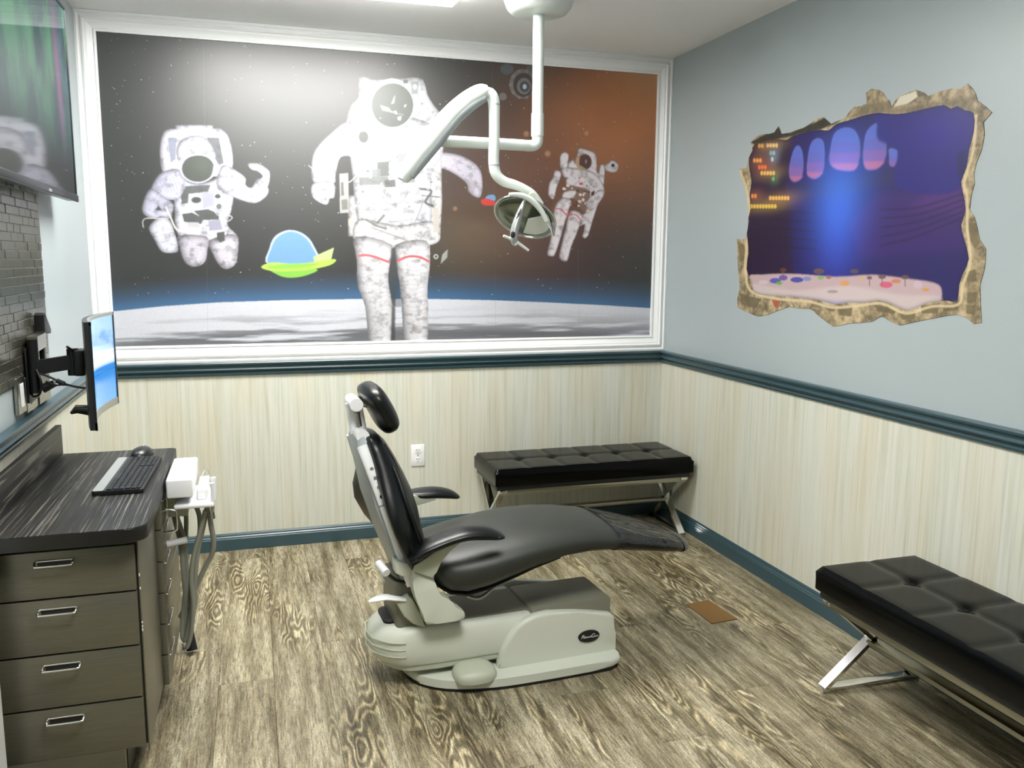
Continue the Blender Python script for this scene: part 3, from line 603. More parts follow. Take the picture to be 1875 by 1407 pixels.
# control desk along the bottom
S.poly(Z([(190, 1050), (260, 1030), (420, 1025), (640, 1040), (820, 1030), (1000, 1050), (1130, 1070), (1170, 1105), (1150, 1180), (1000, 1260), (180, 1240)]), (226, 196, 200), 1, 2, 3)
S.poly(Z([(200, 1075), (420, 1110), (700, 1085), (950, 1130), (1160, 1140), (1130, 1200), (900, 1240), (200, 1200)]), (240, 222, 220), .9, 4, 3)
S.poly(Z([(400, 1135), (560, 1155), (750, 1165), (900, 1170), (1000, 1225), (1260, 1165), (1200, 1260), (400, 1250)]), (196, 190, 235), .7, 5)
for x, y, a, b, c in ((330, 1060, 10, 5, (90, 90, 200)), (370, 1045, 8, 5, (130, 90, 200)), (440, 1055, 12, 5, (70, 80, 190)), (350, 1072, 6, 3, (110, 200, 80)), (490, 1050, 8, 4, (150, 160, 220)), (550, 1012, 10, 5, (118, 92, 90)), (560, 1045, 6, 3, (150, 210, 110)), (600, 1042, 5, 3, (180, 120, 110)), (680, 1072, 9, 5, (250, 180, 110)), (730, 1012, 8, 4, (110, 90, 100)), (770, 1045, 5, 3, (240, 200, 120)), (806, 1045, 5, 3, (130, 100, 100)), (870, 1040, 7, 4, (120, 90, 95)), (890, 1080, 12, 6, (245, 110, 140)), (940, 1062, 9, 4, (240, 150, 110)), (986, 1042, 7, 4, (120, 90, 90)), (1050, 1080, 8, 7, (235, 210, 225)), (1090, 1105, 7, 3, (245, 180, 90)), (270, 1068, 9, 4, (240, 220, 230)), (370, 1006, 6, 4, (110, 60, 50)), (620, 1115, 10, 3, (190, 170, 175))): S.ell(*zp(x, y), a, b, c, .95)
for x, y in ((806, 1052), (870, 1050), (986, 1055), (370, 1018)): S.line([zp(x, y-4), zp(x, y+34)], 1.6, (140, 115, 120), .9, 0, 0)
q = smoothpoly(Z(INN), 2); rr = D.mask(D.P(q), 4)
mm, sl = rr; mm = mm[..., None]; edge = np.clip(1-(blur(rr[0], 7)-.5)*2, 0, 1)[..., None]*mm
D.a[sl] = D.a[sl]*(1-mm)+S.a[sl]*.78*mm*(1-edge*.45)
D.a *= .80; imd = D.image('sticker_print')
bm = nb(); uvl = bm.loops.layers.uv.new('UVMap')
pts = Z(OUT); wp = [on(x, y, 0, W-.0025) for x, y in pts]
A = [bm.verts.new((W-.0025, p[1], p[2])) for p in wp]; B = [bm.verts.new((W-.0003, p[1], p[2])) for p in wp]
bm.faces.new(A); n = len(A); bm.normal_update()
for i in range(n): bm.faces.new((A[i], A[(i+1) % n], B[(i+1) % n], B[i]))
bm.normal_update(); bmesh.ops.triangulate(bm, faces=[f for f in bm.faces if len(f.verts) > 4])
for f in bm.faces:
    for l in f.loops: l[uvl].uv = ((l.vert.co.y-DY0)/(DY1-DY0), (l.vert.co.z-DZ0)/(DZ1-DZ0))
st_ = obj('wall_sticker', bm, print_mat('sticker_print', imd, .4, .5), None, 0)
thing(st_, 'torn-wall sticker with ragged stone edge round a violet control room, on the blue-grey wall', 'wall sticker')
# ================================================================== DENTAL CHAIR (own frame, turned 4 degrees)
CR = math.radians(3.5); CO = np.array([1.43, -1.43, 0.]); CUx = np.array([math.cos(CR), math.sin(CR), 0]); CVx = np.array([-math.sin(CR), math.cos(CR), 0])
def ch(px, py, v):
    d = ray(px, py); t = (v-(CAM-CO)@CVx)/(d@CVx); q = CAM+d*t-CO; return (float(q@CUx), float(q[2]))
def chp(pts, v, x0=None, y0=None, s=None):
    if s: pts = [(x0+a/s, y0+b/s) for a, b in pts]
    return [ch(a, b, v) for a, b in pts]
chair = root('dental_chair', tuple(CO), 'dental patient chair with charcoal padding, upright back and cream base, on the wood floor', 'dental chair', rz=CR)
def UW(p, t): return (p[0], t, p[1])
def UV(p, t): return (p[0], p[1], t)
# base plate
outl = smoothpoly([(-.31, .02), (-.29, -.10), (-.20, -.19), (-.05, -.235), (.12, -.245), (.30, -.245)], 4, False)+[(.38, -.243), (.415, -.225), (.43, -.19), (.43, .19), (.41, .23), (.36, .245)]+smoothpoly([(.12, .245), (-.05, .235), (-.2, .2), (-.29, .12)], 4, False)
obj('base_plate', prism(outl, UV, .012, .04, .01, 3), M['cream'], chair, 30)
inner = [(a*.985, b*.985) for a, b in outl]
obj('base_edging', prism(inner, UV, 0, .013), M['slot'], chair, 0, label='dark rubber edging under the base')
# motor cover (tower) with its curved side panel
V0 = -.175
side = chp([(912, 1240), (914, 1218), (920, 1196), (930, 1172), (945, 1152), (962, 1137), (982, 1127), (1004, 1122), (1060, 1122), (1118, 1124), (1127, 1130), (1128, 1160), (1129, 1212), (1129, 1222), (1050, 1236), (980, 1243)], V0)
ur = ch(1128, 1150, V0)[0]; side = [(min(a, ur), max(b, .036)) for a, b in side[:-3]]+[(ur, .036), (side[-2][0], .036), (side[-1][0], .036)]
obj('side_panel', prism(side, UW, V0, V0+.035, .014, 4), M['cream'], chair, 50)
s2 = [(a, b-.006) for a, b in side]
obj('side_panel', prism([(a, max(b, .036)) for a, b in s2], UW, .175, .14, .014, 3), M['cream'], chair, 50)
top = max(b for a, b in side)
u1 = max(a for a, b in side)
obj('motor_cover', box(min(a for a, b in side)+.13, u1-.006, V0+.03, .075, .036, top+.008, .008, 2), M['tan'], chair, 40, label='tan flat top cover of the chair base')
# lift arm: wide casting with a rounded head end
a0 = ch(709, 1201, -.14)
la = [(-.425, .0)]+[(-.425+.0, .0)][:0]+smoothpoly([(-.415, -.07), (-.36, -.135), (-.27, -.152), (-.1, -.155)], 4, False)+[(.13, -.155), (.13, .135)]+smoothpoly([(-.1, .135), (-.27, .13), (-.36, .115), (-.415, .06)], 4, False)
def arm_ring(z, s, du=0.0, right=.13): return [(-.12+(p[0]+.12)*s+du, p[1]*s, z) for p in la]
obj('lift_arm', loft([arm_ring(.085, .955, .012), arm_ring(.093, .975, .008), arm_ring(.13, 1.0, 0), arm_ring(.165, .985, .002), arm_ring(.19, .955, .006), arm_ring(.204, .90, .01), arm_ring(.209, .84, .012)]), M['cream'], chair, 35)
obj('lift_arm_skirt', loft([arm_ring(.060, .90, .02), arm_ring(.066, .93, .016), arm_ring(.088, .935, .014)]), M['creamd'], chair, 35)
obj('arm_top_pad', prism(roundrect(-.30, .16, -.118, .075, .02), UV, .205, .2135, .003), M['tan'], chair, 35, label='tan flat inlay on top of the lift arm')
obj('pivot_recess', prism(roundrect(-.375, -.30, -.07, .07, .03), UV, .2, .2145, .002), M['slot'], chair, 35, label='dark opening round the pivot')
# ribs of the rounded head end
for k in range(3):
    z = .12+.024*k; pr = [(p[0]*1.0+(-.12)*0, p[1], z) for p in la if p[0] < -.3]
    pr = sorted(pr, key=lambda q: q[1]); obj('rib', tube([(p[0]-.0005, p[1]*.99, p[2]) for p in pr], .0028, 6), M['creamd'], chair, 40)
# foot control pod
pod = chp([(833, 1227), (840, 1218), (863, 1215), (890, 1218), (912, 1230), (905, 1262)], -.22)
pu0, pu1 = ch(836, 1240, -.22)[0], ch(912, 1240, -.22)[0]
def podring(z, s): c = ((pu0+pu1)/2, -.185); return [(c[0]+(pu1-pu0)/2*s*math.copysign(abs(math.cos(t))**.75, math.cos(t)), c[1]+.062*s*math.copysign(abs(math.sin(t))**.75, math.sin(t)), z) for t in np.linspace(0, 2*PI, 28, endpoint=False)]
obj('foot_control', loft([podring(.038, 1.0), podring(.052, 1.02), (podring(.064, .95)), podring(.074, .78), podring(.080, .5), podring(.082, .15)]), M['creamd'], chair, 50)
# swoosh-shaped side casting and its partner
sw = chp([(360, 360), (500, 400), (506, 430), (520, 470), (545, 520), (575, 560), (610, 585), (645, 598), (690, 622), (712, 640), (716, 665), (705, 682), (650, 692), (600, 700), (520, 712), (450, 724), (438, 700), (425, 655), (405, 610), (385, 570), (368, 520), (357, 470), (354, 430)], -.19, 660, 950, 3.75)
obj('side_casting', prism(sw, UW, -.205, -.150, .012, 3), M['cream'], chair, 50)
obj('side_casting', prism([(a+.01, b) for a, b in sw], UW, .135, .19, .012, 2), M['cream'], chair, 50)
# column and lower hinge
obj('support_column', box(-.345, -.20, -.11, .11, .19, .36, .02, 3), M['tan'], chair, 40)
lk = chp([(721, 1098), (744, 1084), (752, 1090), (762, 1112), (776, 1143), (752, 1136), (735, 1122)], -.10)
obj('rear_link', prism(lk, UW, -.14, -.06, .008), M['creamd'], chair, 40)
obj('rear_link', prism(lk, UW, .06, .14, .008), M['creamd'], chair, 40)
# release paddle
pp = [ch(*q, -.13) for q in ((742, 1098), (722, 1096), (706, 1094), (690, 1097), (675, 1102))]
obj('release_paddle', tube([(u, -.13, w) for u, w in pp], [.010, .012, .014, .012, .005], 12, flat=(1.6, .55), smooth=4), M['plastic'], chair, 60)
# backrest hinge bracket + pin
hb = chp([(722, 1026), (758, 1031), (757, 1053), (735, 1054), (723, 1048)], -.17)
obj('hinge_bracket', prism(hb, UW, -.185, -.13, .006), M['cream'], chair, 40)
obj('hinge_bracket', prism([(a+.05, b) for a, b in hb], UW, .10, .14, .006), M['cream'], chair, 40)
k1 = ch(697, 1037, -.15); k2 = ch(706, 1047, -.17)
kb_ = cyl((k1[0]-.004, -.135, k1[1]+.004), (k2[0], -.185, k2[1]), .013, 18)
obj('hinge_pin', kb_, M['plastic'], chair, 40)
obj('hinge_cable', tube([(k2[0]+.005, -.15, k2[1]-.01), (k2[0]+.04, -.14, k2[1]-.045), (k2[0]+.09, -.13, k2[1]-.065)], .006, 8, smooth=4), M['black'], chair, 60)
# arm rests: bracket + pad
br = chp([(756, 1046), (757, 1034), (790, 1012), (830, 986), (852, 977), (870, 974), (862, 982), (840, 992), (820, 1005), (803, 1025), (794, 1045), (793, 1058)], -.20)
obj('armrest_bracket', prism(br, UW, -.215, -.165, .006), M['creamd'], chair, 40)
def pad(path, v, dv):
    P = [(ch(a, b, v)) for a, b, _ in path]
    pts = [(u, v+dv*0, w) for u, w in P]; R = [r for _, _, r in path]
    return tube(pts, R, 18, flat=(2.2, .78), smooth=5)
o = obj('armrest_pad', pad([(748, 1026, .013), (757, 1018, .020), (772, 1006, .023), (795, 995, .024), (825, 984, .023), (852, 977, .024), (885, 976, .024), (908, 979, .019), (921, 983, .008)], -.215, 0), M['leather'], chair, 60)
sm = [(*ch(a, b, -.265),) for a, b in ((757, 1031), (785, 1017), (815, 1000), (842, 990), (870, 989), (900, 988), (918, 985))]
obj('piping', tube([(u, -.258, w-.001) for u, w in sm], .0028, 6, smooth=4), M['black'], o, 60)
o2 = obj('armrest_pad', pad([(745, 905, .014), (765, 904, .022), (795, 902, .024), (820, 904, .021), (834, 908, .014), (840, 910, .006)], .235, 0), M['leather'], chair, 60)
fb = [ch(a, b, .21) for a, b in ((738, 930), (760, 924), (795, 914), (800, 906), (738, 905))]
obj('armrest_bracket', prism(fb, UW, .19, .22, .004), M['creamd'], chair, 40)
obj('armrest_bracket', tube([(-.29, .20, .555), (-.285, .18, .46), (-.24, .14, .36)], .016, 10, smooth=4), M['creamd'], chair, 50)
# contoured seat and leg rest
NV = 2.6
def sec(u, hw, zt, zb, n=40, ex=2.7, cr=.0, du=0.):
    r = []
    zm = (zt+zb)/2; hh = (zt-zb)/2
    for k in range(n):
        t = 2*PI*k/n; c, s = math.cos(t), math.sin(t)
        v = hw*math.copysign(abs(c)**(2/ex), c); e2 = 2.0 if s < 0 else 2.3
        w = zm+hh*math.copysign(abs(s)**(2/e2), s)
        r.append((u+du*(1-abs(v/hw))**1, v, w))
    return r
prof = [(-.232, .13, .43, .385), (-.225, .165, .452, .365), (-.205, .195, .462, .335), (-.17, .215, .468, .312), (-.12, .228, .478, .305), (-.05, .236, .488, .318), (.03, .236, .500, .342), (.12, .228, .508, .368), (.22, .215, .508, .388), (.32, .203, .500, .392), (.42, .192, .482, .386)]
legp = [(.42, .192, .482, .386), (.50, .184, .460, .375), (.58, .174, .437, .362), (.65, .160, .415, .350), (.70, .142, .398, .340), (.74, .115, .383, .332), (.765, .08, .370, .334), (.775, .035, .360, .342)]
seat = obj('seat_cushion', loft([sec(*p) for p in prof]+[sec(*p) for p in legp[1:]]), M['seatleather'], chair, 60)
obj('toe_cover', loft([sec(p[0], p[1]+.004, p[2]+.004, p[3]-.004) for p in legp[:5]]+[sec(.722, .134, .397, .332)], cap=False), M['vinyl'], chair, 60, label='clear wrinkled vinyl cover over the foot end')
obj('toe_cap', loft([sec(u, h+.005, a+.005, b-.005) for u, h, a, b in ((.715, .137, .394, .337), (.74, .115, .383, .332), (.765, .08, .370, .334), (.777, .035, .360, .342))]), M['black'], chair, 60, label='matte black toe end of the leg rest')
obj('seat_pan', loft([sec(u, h-.07, b+.02, b-.012) for u, h, a, b in prof[1:9]]), M['slot'], chair, 60)
lt = ch(870, 1097, -.1)
obj('seat_latch', tube([(lt[0]-.04, -.14, .298), (lt[0], -.15, .29), (lt[0]+.05, -.14, .315), (lt[0]+.08, -.12, .335)], .006, 8, smooth=4), M['steel'], chair, 60)
# backrest: pad in upright position leaning a little
B0, B1 = np.array([-.262, .345]), np.array([-.418, .845]); bd = (B1-B0)/np.linalg.norm(B1-B0); bn = np.array([bd[1], -bd[0]])  # bn points forward (+u)
LB = float(np.linalg.norm(B1-B0))
def bsec(t, hw, f, bk, wing, n=44):
    """t along the back, hw half width, f/bk front and rear thickness, wing = how far edges come forward"""
    c = B0+bd*LB*t; r = []
    for k in range(n):
        a = 2*PI*k/n; cc, s = math.cos(a), math.sin(a); v = hw*math.copysign(abs(cc)**.8, cc)*(1.06 if cc > 0 else 1)
        q = (f if s > 0 else bk)*math.copysign(abs(s)**.85, s)+wing*(v/hw)**2*(1.4 if v > 0 else .7)
        p = c+bn*q; r.append((p[0], v, p[1]))
    return r
S_ = [(.0, .10, .05, .01, 0), (.02, .135, .055, .018, .0), (.08, .165, .062, .022, -.005), (.2, .205, .066, .024, -.02), (.34, .236, .072, .026, -.04), (.47, .245, .080, .026, -.048), (.58, .228, .080, .026, -.042), (.70, .190, .073, .028, -.024), (.82, .155, .062, .028, -.006), (.92, .132, .05, .025, 0), (.97, .118, .036, .022, 0), (1.0, .085, .014, .012, 0)]
obj('backrest_cushion', loft([bsec(*q) for q in S_]), M['leather'], chair, 60)
pip = []
for t, hw in ((.16, .19), (.25, .212), (.36, .226), (.48, .226), (.6, .205), (.72, .172), (.80, .150)):
    c = B0+bd*LB*t+bn*(.030 if t < .7 else .034); pip.append((c[0], -hw+.012, c[1]))
obj('piping', tube(pip, .0085, 10, smooth=5), M['leather'], chair, 60)
seam = []
for t, hw, f in ((.6, .12, .057), (.7, .12, .048), (.82, .11, .043), (.93, .095, .033)):
    c = B0+bd*LB*t+bn*(f+.004); seam.append((c[0], -hw, c[1]))
obj('seam', tube(seam, .0022, 6, smooth=4), M['black'], chair, 60)
# rear shell
def shsec(t, hw, d0, d1):
    c = B0+bd*LB*t; r = []
    for (v, d) in ((-hw, d0), (-hw*1.0, d0-.3*(d0-d1)), (-hw*.93, d1+.004), (-hw*.8, d1), (hw*.8, d1), (hw*.93, d1+.004), (hw, d0-.3*(d0-d1)), (hw, d0)):
        p = c+bn*d; r.append((p[0], v, p[1]))
    return r
sh = [(.02, .125, -.010, -.036), (.06, .145, -.012, -.052), (.3, .152, -.016, -.060), (.6, .142, -.018, -.062), (.85, .115, -.012, -.05), (.98, .09, -.012, -.045), (1.02, .07, -.014, -.036)]
shell = obj('back_shell', loft([shsec(*q) for q in sh]), M['grey'], chair, 40)
for sgn in (-1, 1):
    for nm, t0, t1, m in (('side_strip', .06, .60, M['plastic']), ('control_panel', .61, .97, M['plastic'])):
        pts = []
        for t in np.linspace(t0, t1, 7):
            hw = np.interp(t, [q[0] for q in sh], [q[1] for q in sh]); c = B0+bd*LB*t+bn*(-.032); pts.append((c[0], sgn*(hw+.004), c[1]))
        o = obj(nm, tube(pts, .016, 12, flat=(1.05, .5), up=(0, 1, 0)), m, chair, 50)
        if nm == 'control_panel' and sgn < 0:
            for k in range(4):
                t = .66+.058*k; hw = np.interp(t, [q[0] for q in sh], [q[1] for q in sh]); c = B0+bd*LB*t+bn*(-.030)
                obj('button', cyl((c[0], -hw-.009, c[1]), (c[0], -hw-.0145, c[1]), .0055 if k else .007, 12), M['silver'] if k else M['black'], o, 40)
for t, v in ((.32, -.157), (.17, -.156)):
    c = B0+bd*LB*t+bn*(-.03); obj('screw', cyl((c[0], v+.006, c[1]), (c[0], v-.001, c[1]), .004, 8), M['black'], chair, 40)
# head rest
n1_ = ch(662, 797, -.05); n2_ = ch(652, 741, -.05)
obj('headrest_knuckle', cyl((n1_[0], -.075, n1_[1]), (n1_[0], .055, n1_[1]), .021, 24), M['plastic'], chair, 40)
obj('headrest_knuckle', cyl((n2_[0], -.06, n2_[1]), (n2_[0], .045, n2_[1]), .021, 24), M['plastic'], chair, 40)
obj('headrest_link', tube([(n1_[0], -.0, n1_[1]), (n2_[0], -.0, n2_[1])], .017, 14, flat=(1.6, .75), up=(0, 1, 0)), M['plastic'], chair, 50)
obj('link_inset', box(-.008, .008, -.034, -.028, -.04, .04, .003) if False else tube([(n1_[0]*.75+n2_[0]*.25+.002, -.028, n1_[1]*.75+n2_[1]*.25), (n1_[0]*.3+n2_[0]*.7+.002, -.028, n1_[1]*.3+n2_[1]*.7)], .008, 10, up=(0, 1, 0)), M['steel'], chair, 50)
hc = ch(690, 746, 0); rot = Matrix.Rotation(math.radians(0), 3, 'Y')
ang = math.radians(-28)   # lean of the pad
hb_ = nb(); axd = np.array([math.sin(ang), math.cos(ang)]); axn = np.array([math.cos(ang), -math.sin(ang)])
rings = []
for k in range(17):
    t = -1+2*k/16; s = max(0.02, (1-abs(t)**4.5))**.5; ring = []
    for j in range(32):
        a = 2*PI*j/32; v = .125*s*math.copysign(abs(math.cos(a))**.75, math.cos(a)); q = .036*s**.8*math.copysign(abs(math.sin(a))**.9, math.sin(a))-.006*(t*t)-.10*v*v
        p = np.array(hc)+axd*.088*t+axn*(q+.008); ring.append((p[0], v, p[1]))
    rings.append(ring)
hr = obj('headrest_pad', loft(rings), M['leather'], chair, 60)
obj('headrest_mount', tube([(n2_[0]+.01, 0, n2_[1]+.005), (hc[0]-.012, 0, hc[1]+.01)], .016, 10), M['steel'], chair, 50)
# oval maker's badge with script lettering
bc = ch(1078, 1165, V0-.001)
bo = [(bc[0]+.041*math.cos(t)*math.cos(.12)-.0215*math.sin(t)*math.sin(.12)*0, bc[1]+.0215*math.sin(t)) for t in np.linspace(0, 2*PI, 40, endpoint=False)]
badge = obj('badge', prism(bo, UW, V0-.004, V0+.001, .001), M['black'], chair, 40, label='black oval badge with white script')
def text_mesh(s, size, mtx, m, parent, shear=.35, ext=.0004, name='lettering'):
    cu_ = bpy.data.curves.new('txt', 'FONT'); cu_.body = s; cu_.size = size; cu_.shear = shear; cu_.extrude = ext; cu_.align_x = 'CENTER'; cu_.align_y = 'CENTER'
    to = bpy.data.objects.new('txt', cu_); COL.objects.link(to); bpy.context.view_layer.update()
    me = bpy.data.meshes.new_from_object(to.evaluated_get(bpy.context.evaluated_depsgraph_get())); bpy.data.objects.remove(to)
    b = bmesh.new(); b.from_mesh(me); bpy.data.meshes.remove(me)
    for v in b.verts: v.co = mtx @ v.co
    return obj(name, b, m, parent, 0)
for s, sz, dx in (('P', .019, -.0265), ('elton', .0105, -.0115), ('&', .009, .0035), ('C', .019, .0125), ('rane', .0105, .0255)):
    text_mesh(s, sz, Matrix(((1, 0, 0, bc[0]+dx), (0, 0, -1, V0-.0042), (0, 1, 0, bc[1]+(.0 if sz > .015 else -.002)), (0, 0, 0, 1))), M['plastic'], badge)
sc_ = ch(996, 1231, V0); obj('screw', cyl((sc_[0], V0+.002, sc_[1]), (sc_[0], V0-.003, sc_[1]), .004, 10), M['steel'], chair, 40)

# ================================================================== BENCHES
def cushion(x0, x1, y0, y1, z0, z1, nx, ny, r=.022, dip=.009):
    """tufted top: seams between nx x ny squares and a button at every inner crossing"""
    b = bmesh.new(); GX, GY = nx*14, ny*14; xs = np.linspace(x0, x1, GX+1); ys = np.linspace(y0, y1, GY+1)
    # crowd samples towards the rim
    e = lambda s: s
    V = []
    for i, x in enumerate(xs):
        row = []
        for j, y in enumerate(ys):
            sx = (x-x0)/(x1-x0)*nx; sy = (y-y0)/(y1-y0)*ny
            dx = min(sx % 1, 1-sx % 1) if .5 < sx < nx-.5 else .5; dy = min(sy % 1, 1-sy % 1) if .5 < sy < ny-.5 else .5
            h = -dip*.45*(math.exp(-(dx/.07)**2)+math.exp(-(dy/.07)**2)); h -= dip*1.3*math.exp(-((dx/.13)**2+(dy/.13)**2))
            d = min(x-x0, x1-x, y-y0, y1-y)
            if d < r: h = h*(d/r)-(r-math.sqrt(max(0, r*r-(r-d)**2)))
            row.append(b.verts.new((x, y, z1+h)))
        V.append(row)
    for i in range(GX):
        for j in range(GY): b.faces.new((V[i][j], V[i+1][j], V[i+1][j+1], V[i][j+1]))
    loop = [V[i][0] for i in range(GX)]+[V[GX][j] for j in range(GY)]+[V[i][GY] for i in range(GX, 0, -1)]+[V[0][j] for j in range(GY, 0, -1)]
    cx, cy = (x0+x1)/2, (y0+y1)/2
    prev = loop
    for z, ins in ((z1-r-.3*(z1-r-z0), -.001), (z0+.006, -.001), (z0, .006)):
        cur = [b.verts.new((v.co.x+math.copysign(ins, cx-v.co.x)*(1 if min(abs(v.co.x-x0), abs(v.co.x-x1)) < 1e-3 else 0), v.co.y+math.copysign(ins, cy-v.co.y)*(1 if min(abs(v.co.y-y0), abs(v.co.y-y1)) < 1e-3 else 0), z)) for v in loop]
        for k in range(len(cur)): b.faces.new((prev[k], prev[(k+1) % len(cur)], cur[(k+1) % len(cur)], cur[k]))
        prev = cur
    b.faces.new(prev); b.normal_update(); bmesh.ops.triangulate(b, faces=[f for f in b.faces if len(f.verts) > 4])
    return b
def flatbar(p, q, w, th, wdir=(0, 1, 0)):
    """bar with rectangular section between two points: w across wdir, th the third way"""
    P, Q = Vector(p), Vector(q); d = (Q-P).normalized(); a = Vector(wdir).normalized(); c = d.cross(a).normalized(); r = []
    for o in (P, Q): r.append([o+a*(w/2*s1)+c*(th/2*s2) for s1, s2 in ((-1, -1), (1, -1), (1, 1), (-1, 1))])
    return loft(r)
def make_bench(name, label, L, D, zc0, zc1, axis, origin, nx, ny):
    """built along X, D deep in Y from 0; placed by origin and, for axis 'y', turned by -90 degrees"""
    t = bpy.data.objects.new(name, None); COL.objects.link(t); t.location = origin; t.rotation_euler = (0, 0, 0 if axis == 'x' else -PI/2)
    t['label'] = label; t['category'] = 'bench'; ORG[t.name] = Vector((0, 0, 0))
    cu_ = obj('seat_cushion', cushion(0, L, 0, D, zc0, zc1, nx, ny), M['bench_leather'], t, 45)
    bt = nb()
    for i in range(1, nx):
        for j in range(1, ny): obj('button', ball((L*i/nx, D*j/ny, zc1-.013), .009, (1, 1, .5), u=10, v=6), M['bench_leather'], cu_, 60)
    obj('seat_board', box(.012, L-.012, .012, D-.012, zc0-.022, zc0, .003), M['blackm'], t, 30)
    for y in (.03, D-.03): obj('side_rail', box(.03, L-.03, y-.012, y+.012, zc0-.045, zc0-.022, .002), M['bronze'], t, 30)
    zx = .5*(zc0-.03); zt = zc0-.024
    obj('cross_beam', box(.05, L-.05, D/2-.022, D/2+.022, zx-.008, zx+.008, .002), M['bronze'], t, 30)
    for x in (.045, L-.045):
        for a, b_ in ((.02, D-.02), (D-.02, .02)): obj('leg', flatbar((x, a, .012), (x, b_, zt), .035, .014, (1, 0, 0)), M['chrome'], t, 0)
        obj('floor_bar', box(x-.018, x+.018, .008, D-.008, 0, .014, .002), M['chrome'], t, 30)
        obj('top_bar', box(x-.018, x+.018, .012, D-.012, zc0-.036, zc0-.022, .002), M['chrome'], t, 30)
    return t
make_bench('bench', 'black tufted bench against the mural wall, behind the dental chair foot', 1.045, .40, .335, .42, 'x', (1.745, -.44, 0), 6, 2)
make_bench('bench', 'black tufted leather bench along the right wall, in the lower right corner', 1.25, .395, .335, .425, 'y', (2.395, -1.93, 0), 6, 2) if False else None
b2 = make_bench('bench', 'black tufted leather bench along the right wall, nearest the viewer', 1.25, .395, .335, .42, 'y', (2.412, -1.925, 0), 6, 2)

# ================================================================== CEILING-MOUNTED EXAM LIGHT
def lp(px, py, y): return tuple(on(px, py, 1, y))
yP = -.80
lt = root('exam_light', (1.815, yP, H), 'white jointed dental exam light hanging from the ceiling before the mural', 'exam light')
pc = lp(985, 60, yP)[0]
pb_, corner = lp(985, 190, yP), lp(985, 262, yP)
X0 = (pc+corner[0])/2
obj('ceiling_canopy', lathe([(.0, .0), (.142, .0), (.140, -.02), (.128, -.05), (.112, -.066), (.095, -.072), (.03, -.074), (.0, -.074)], (X0, yP, H-.0005)), M['lampwhite'], lt, 35)
z190, zc_ = lp(985, 208, yP)[2], lp(985, 268, yP)[2]
obj('post', cyl((X0, yP, H-.07), (X0, yP, z190-.005), .0225, 24), M['lampwhite'], lt, 60)
obj('post_collar', cyl((X0, yP, z190), (X0, yP, lp(985, 250, yP)[2]), .0255, 24), M['lampwhite'], lt, 40)
kx = lp(775, 270, yP-.05)
obj('horizontal_arm', tube([(X0, yP, zc_+.06), (X0, yP, zc_+.02), (X0-.012, yP-.0, zc_+.004), (X0-.04, yP, zc_), (X0-.1, yP-.01, zc_), (kx[0], yP-.05, zc_-.004)], .0225, 20, smooth=4), M['lampwhite'], lt, 60)
obj('shoulder_joint', tube([(kx[0], yP-.05, zc_+.035), (kx[0], yP-.05, zc_-.06)], [.034, .034], 24), M['lampwhite'], lt, 40)
yA = yP-.11
pts = [lp(x, y, yA) for x, y in ((737, 330), (745, 315), (762, 290), (790, 255), (825, 212), (855, 185), (880, 170), (893, 165))]
obj('spring_arm', tube(pts, [.022, .032, .037, .040, .038, .036, .033, .020], 22, smooth=4, flat=(1, 1)), M['lampwhite'], lt, 60)
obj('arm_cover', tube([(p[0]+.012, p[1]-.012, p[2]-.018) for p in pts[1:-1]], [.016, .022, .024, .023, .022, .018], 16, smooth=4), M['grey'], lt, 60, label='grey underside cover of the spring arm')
obj('elbow_joint', tube([(pts[0][0]+.02, yA+.07, pts[0][2]+.04), (pts[0][0]+.02, yA-.0, pts[0][2]+.035)], .036, 22), M['lampwhite'], lt, 40)
dp = [lp(x, y, yA) for x, y in ((886, 172), (897, 172), (904, 186), (905, 215), (905, 260), (904, 295), (908, 318), (922, 332), (940, 338), (958, 345), (975, 357), (990, 376))]
obj('drop_arm', tube(dp, [.020, .023, .0225, .021, .021, .021, .021, .020, .019, .017, .018, .015], 20, smooth=4), M['lampwhite'], lt, 60)
for y in (192, 303):
    q = lp(905, y, yA); obj('collar', cyl((q[0], q[1], q[2]+.003), (q[0], q[1], q[2]-.003), .0222, 20), M['grey'], lt, 40)
# head: oval reflector seen from the side/front, yoke arc, stalk with buttons and twin handles
yH = yA-.03; hc_ = np.array(lp(962, 398, yH)); ex_ = np.array(lp(1012, 425, yH))-np.array(lp(912, 373, yH)); ex_ /= np.linalg.norm(ex_)
ez_ = np.cross(ex_, [0, 1, 0]); ez_ = -ez_/np.linalg.norm(ez_) if (-np.cross(ex_, [0, 1, 0]))[2] > 0 else np.cross(ex_, [0, 1, 0])
ey_ = np.array([0., -1., 0.])
axis = (ey_*.62-ez_*.78); axis /= np.linalg.norm(axis)      # direction the dish faces (down and towards the room)
mnr = np.cross(axis, ex_); mnr /= np.linalg.norm(mnr)
def hp(a, b, c): return tuple(hc_+ex_*a+mnr*b+axis*c)
def dish(R1, R2, dep, th=.006, n=40):
    out = []; prof_ = [(1.0, 0), (.96, -.12), (.86, -.4), (.7, -.68), (.45, -.9), (.2, -.99), (.02, -1.0)]
    rings = [[hp(R1*k*math.cos(t), R2*k*math.sin(t), dep*z) for t in np.linspace(0, 2*PI, n, endpoint=False)] for k, z in prof_]
    rin = [[hp((R1-th)*k*math.cos(t), (R2-th)*k*math.sin(t), dep*z*.88+.002) for t in np.linspace(0, 2*PI, n, endpoint=False)] for k, z in prof_]
    return loft(rings[::-1]+rin)
M['reflector'] = mat('lamp_reflector', (.30, .34, .27), .18, .7)
M['headshell'] = mat('lamp_head_shell', (.42, .45, .38), .25, .3)
hd = obj('lamp_head', dish(.128, .098, .05), M['headshell'], lt, 50)
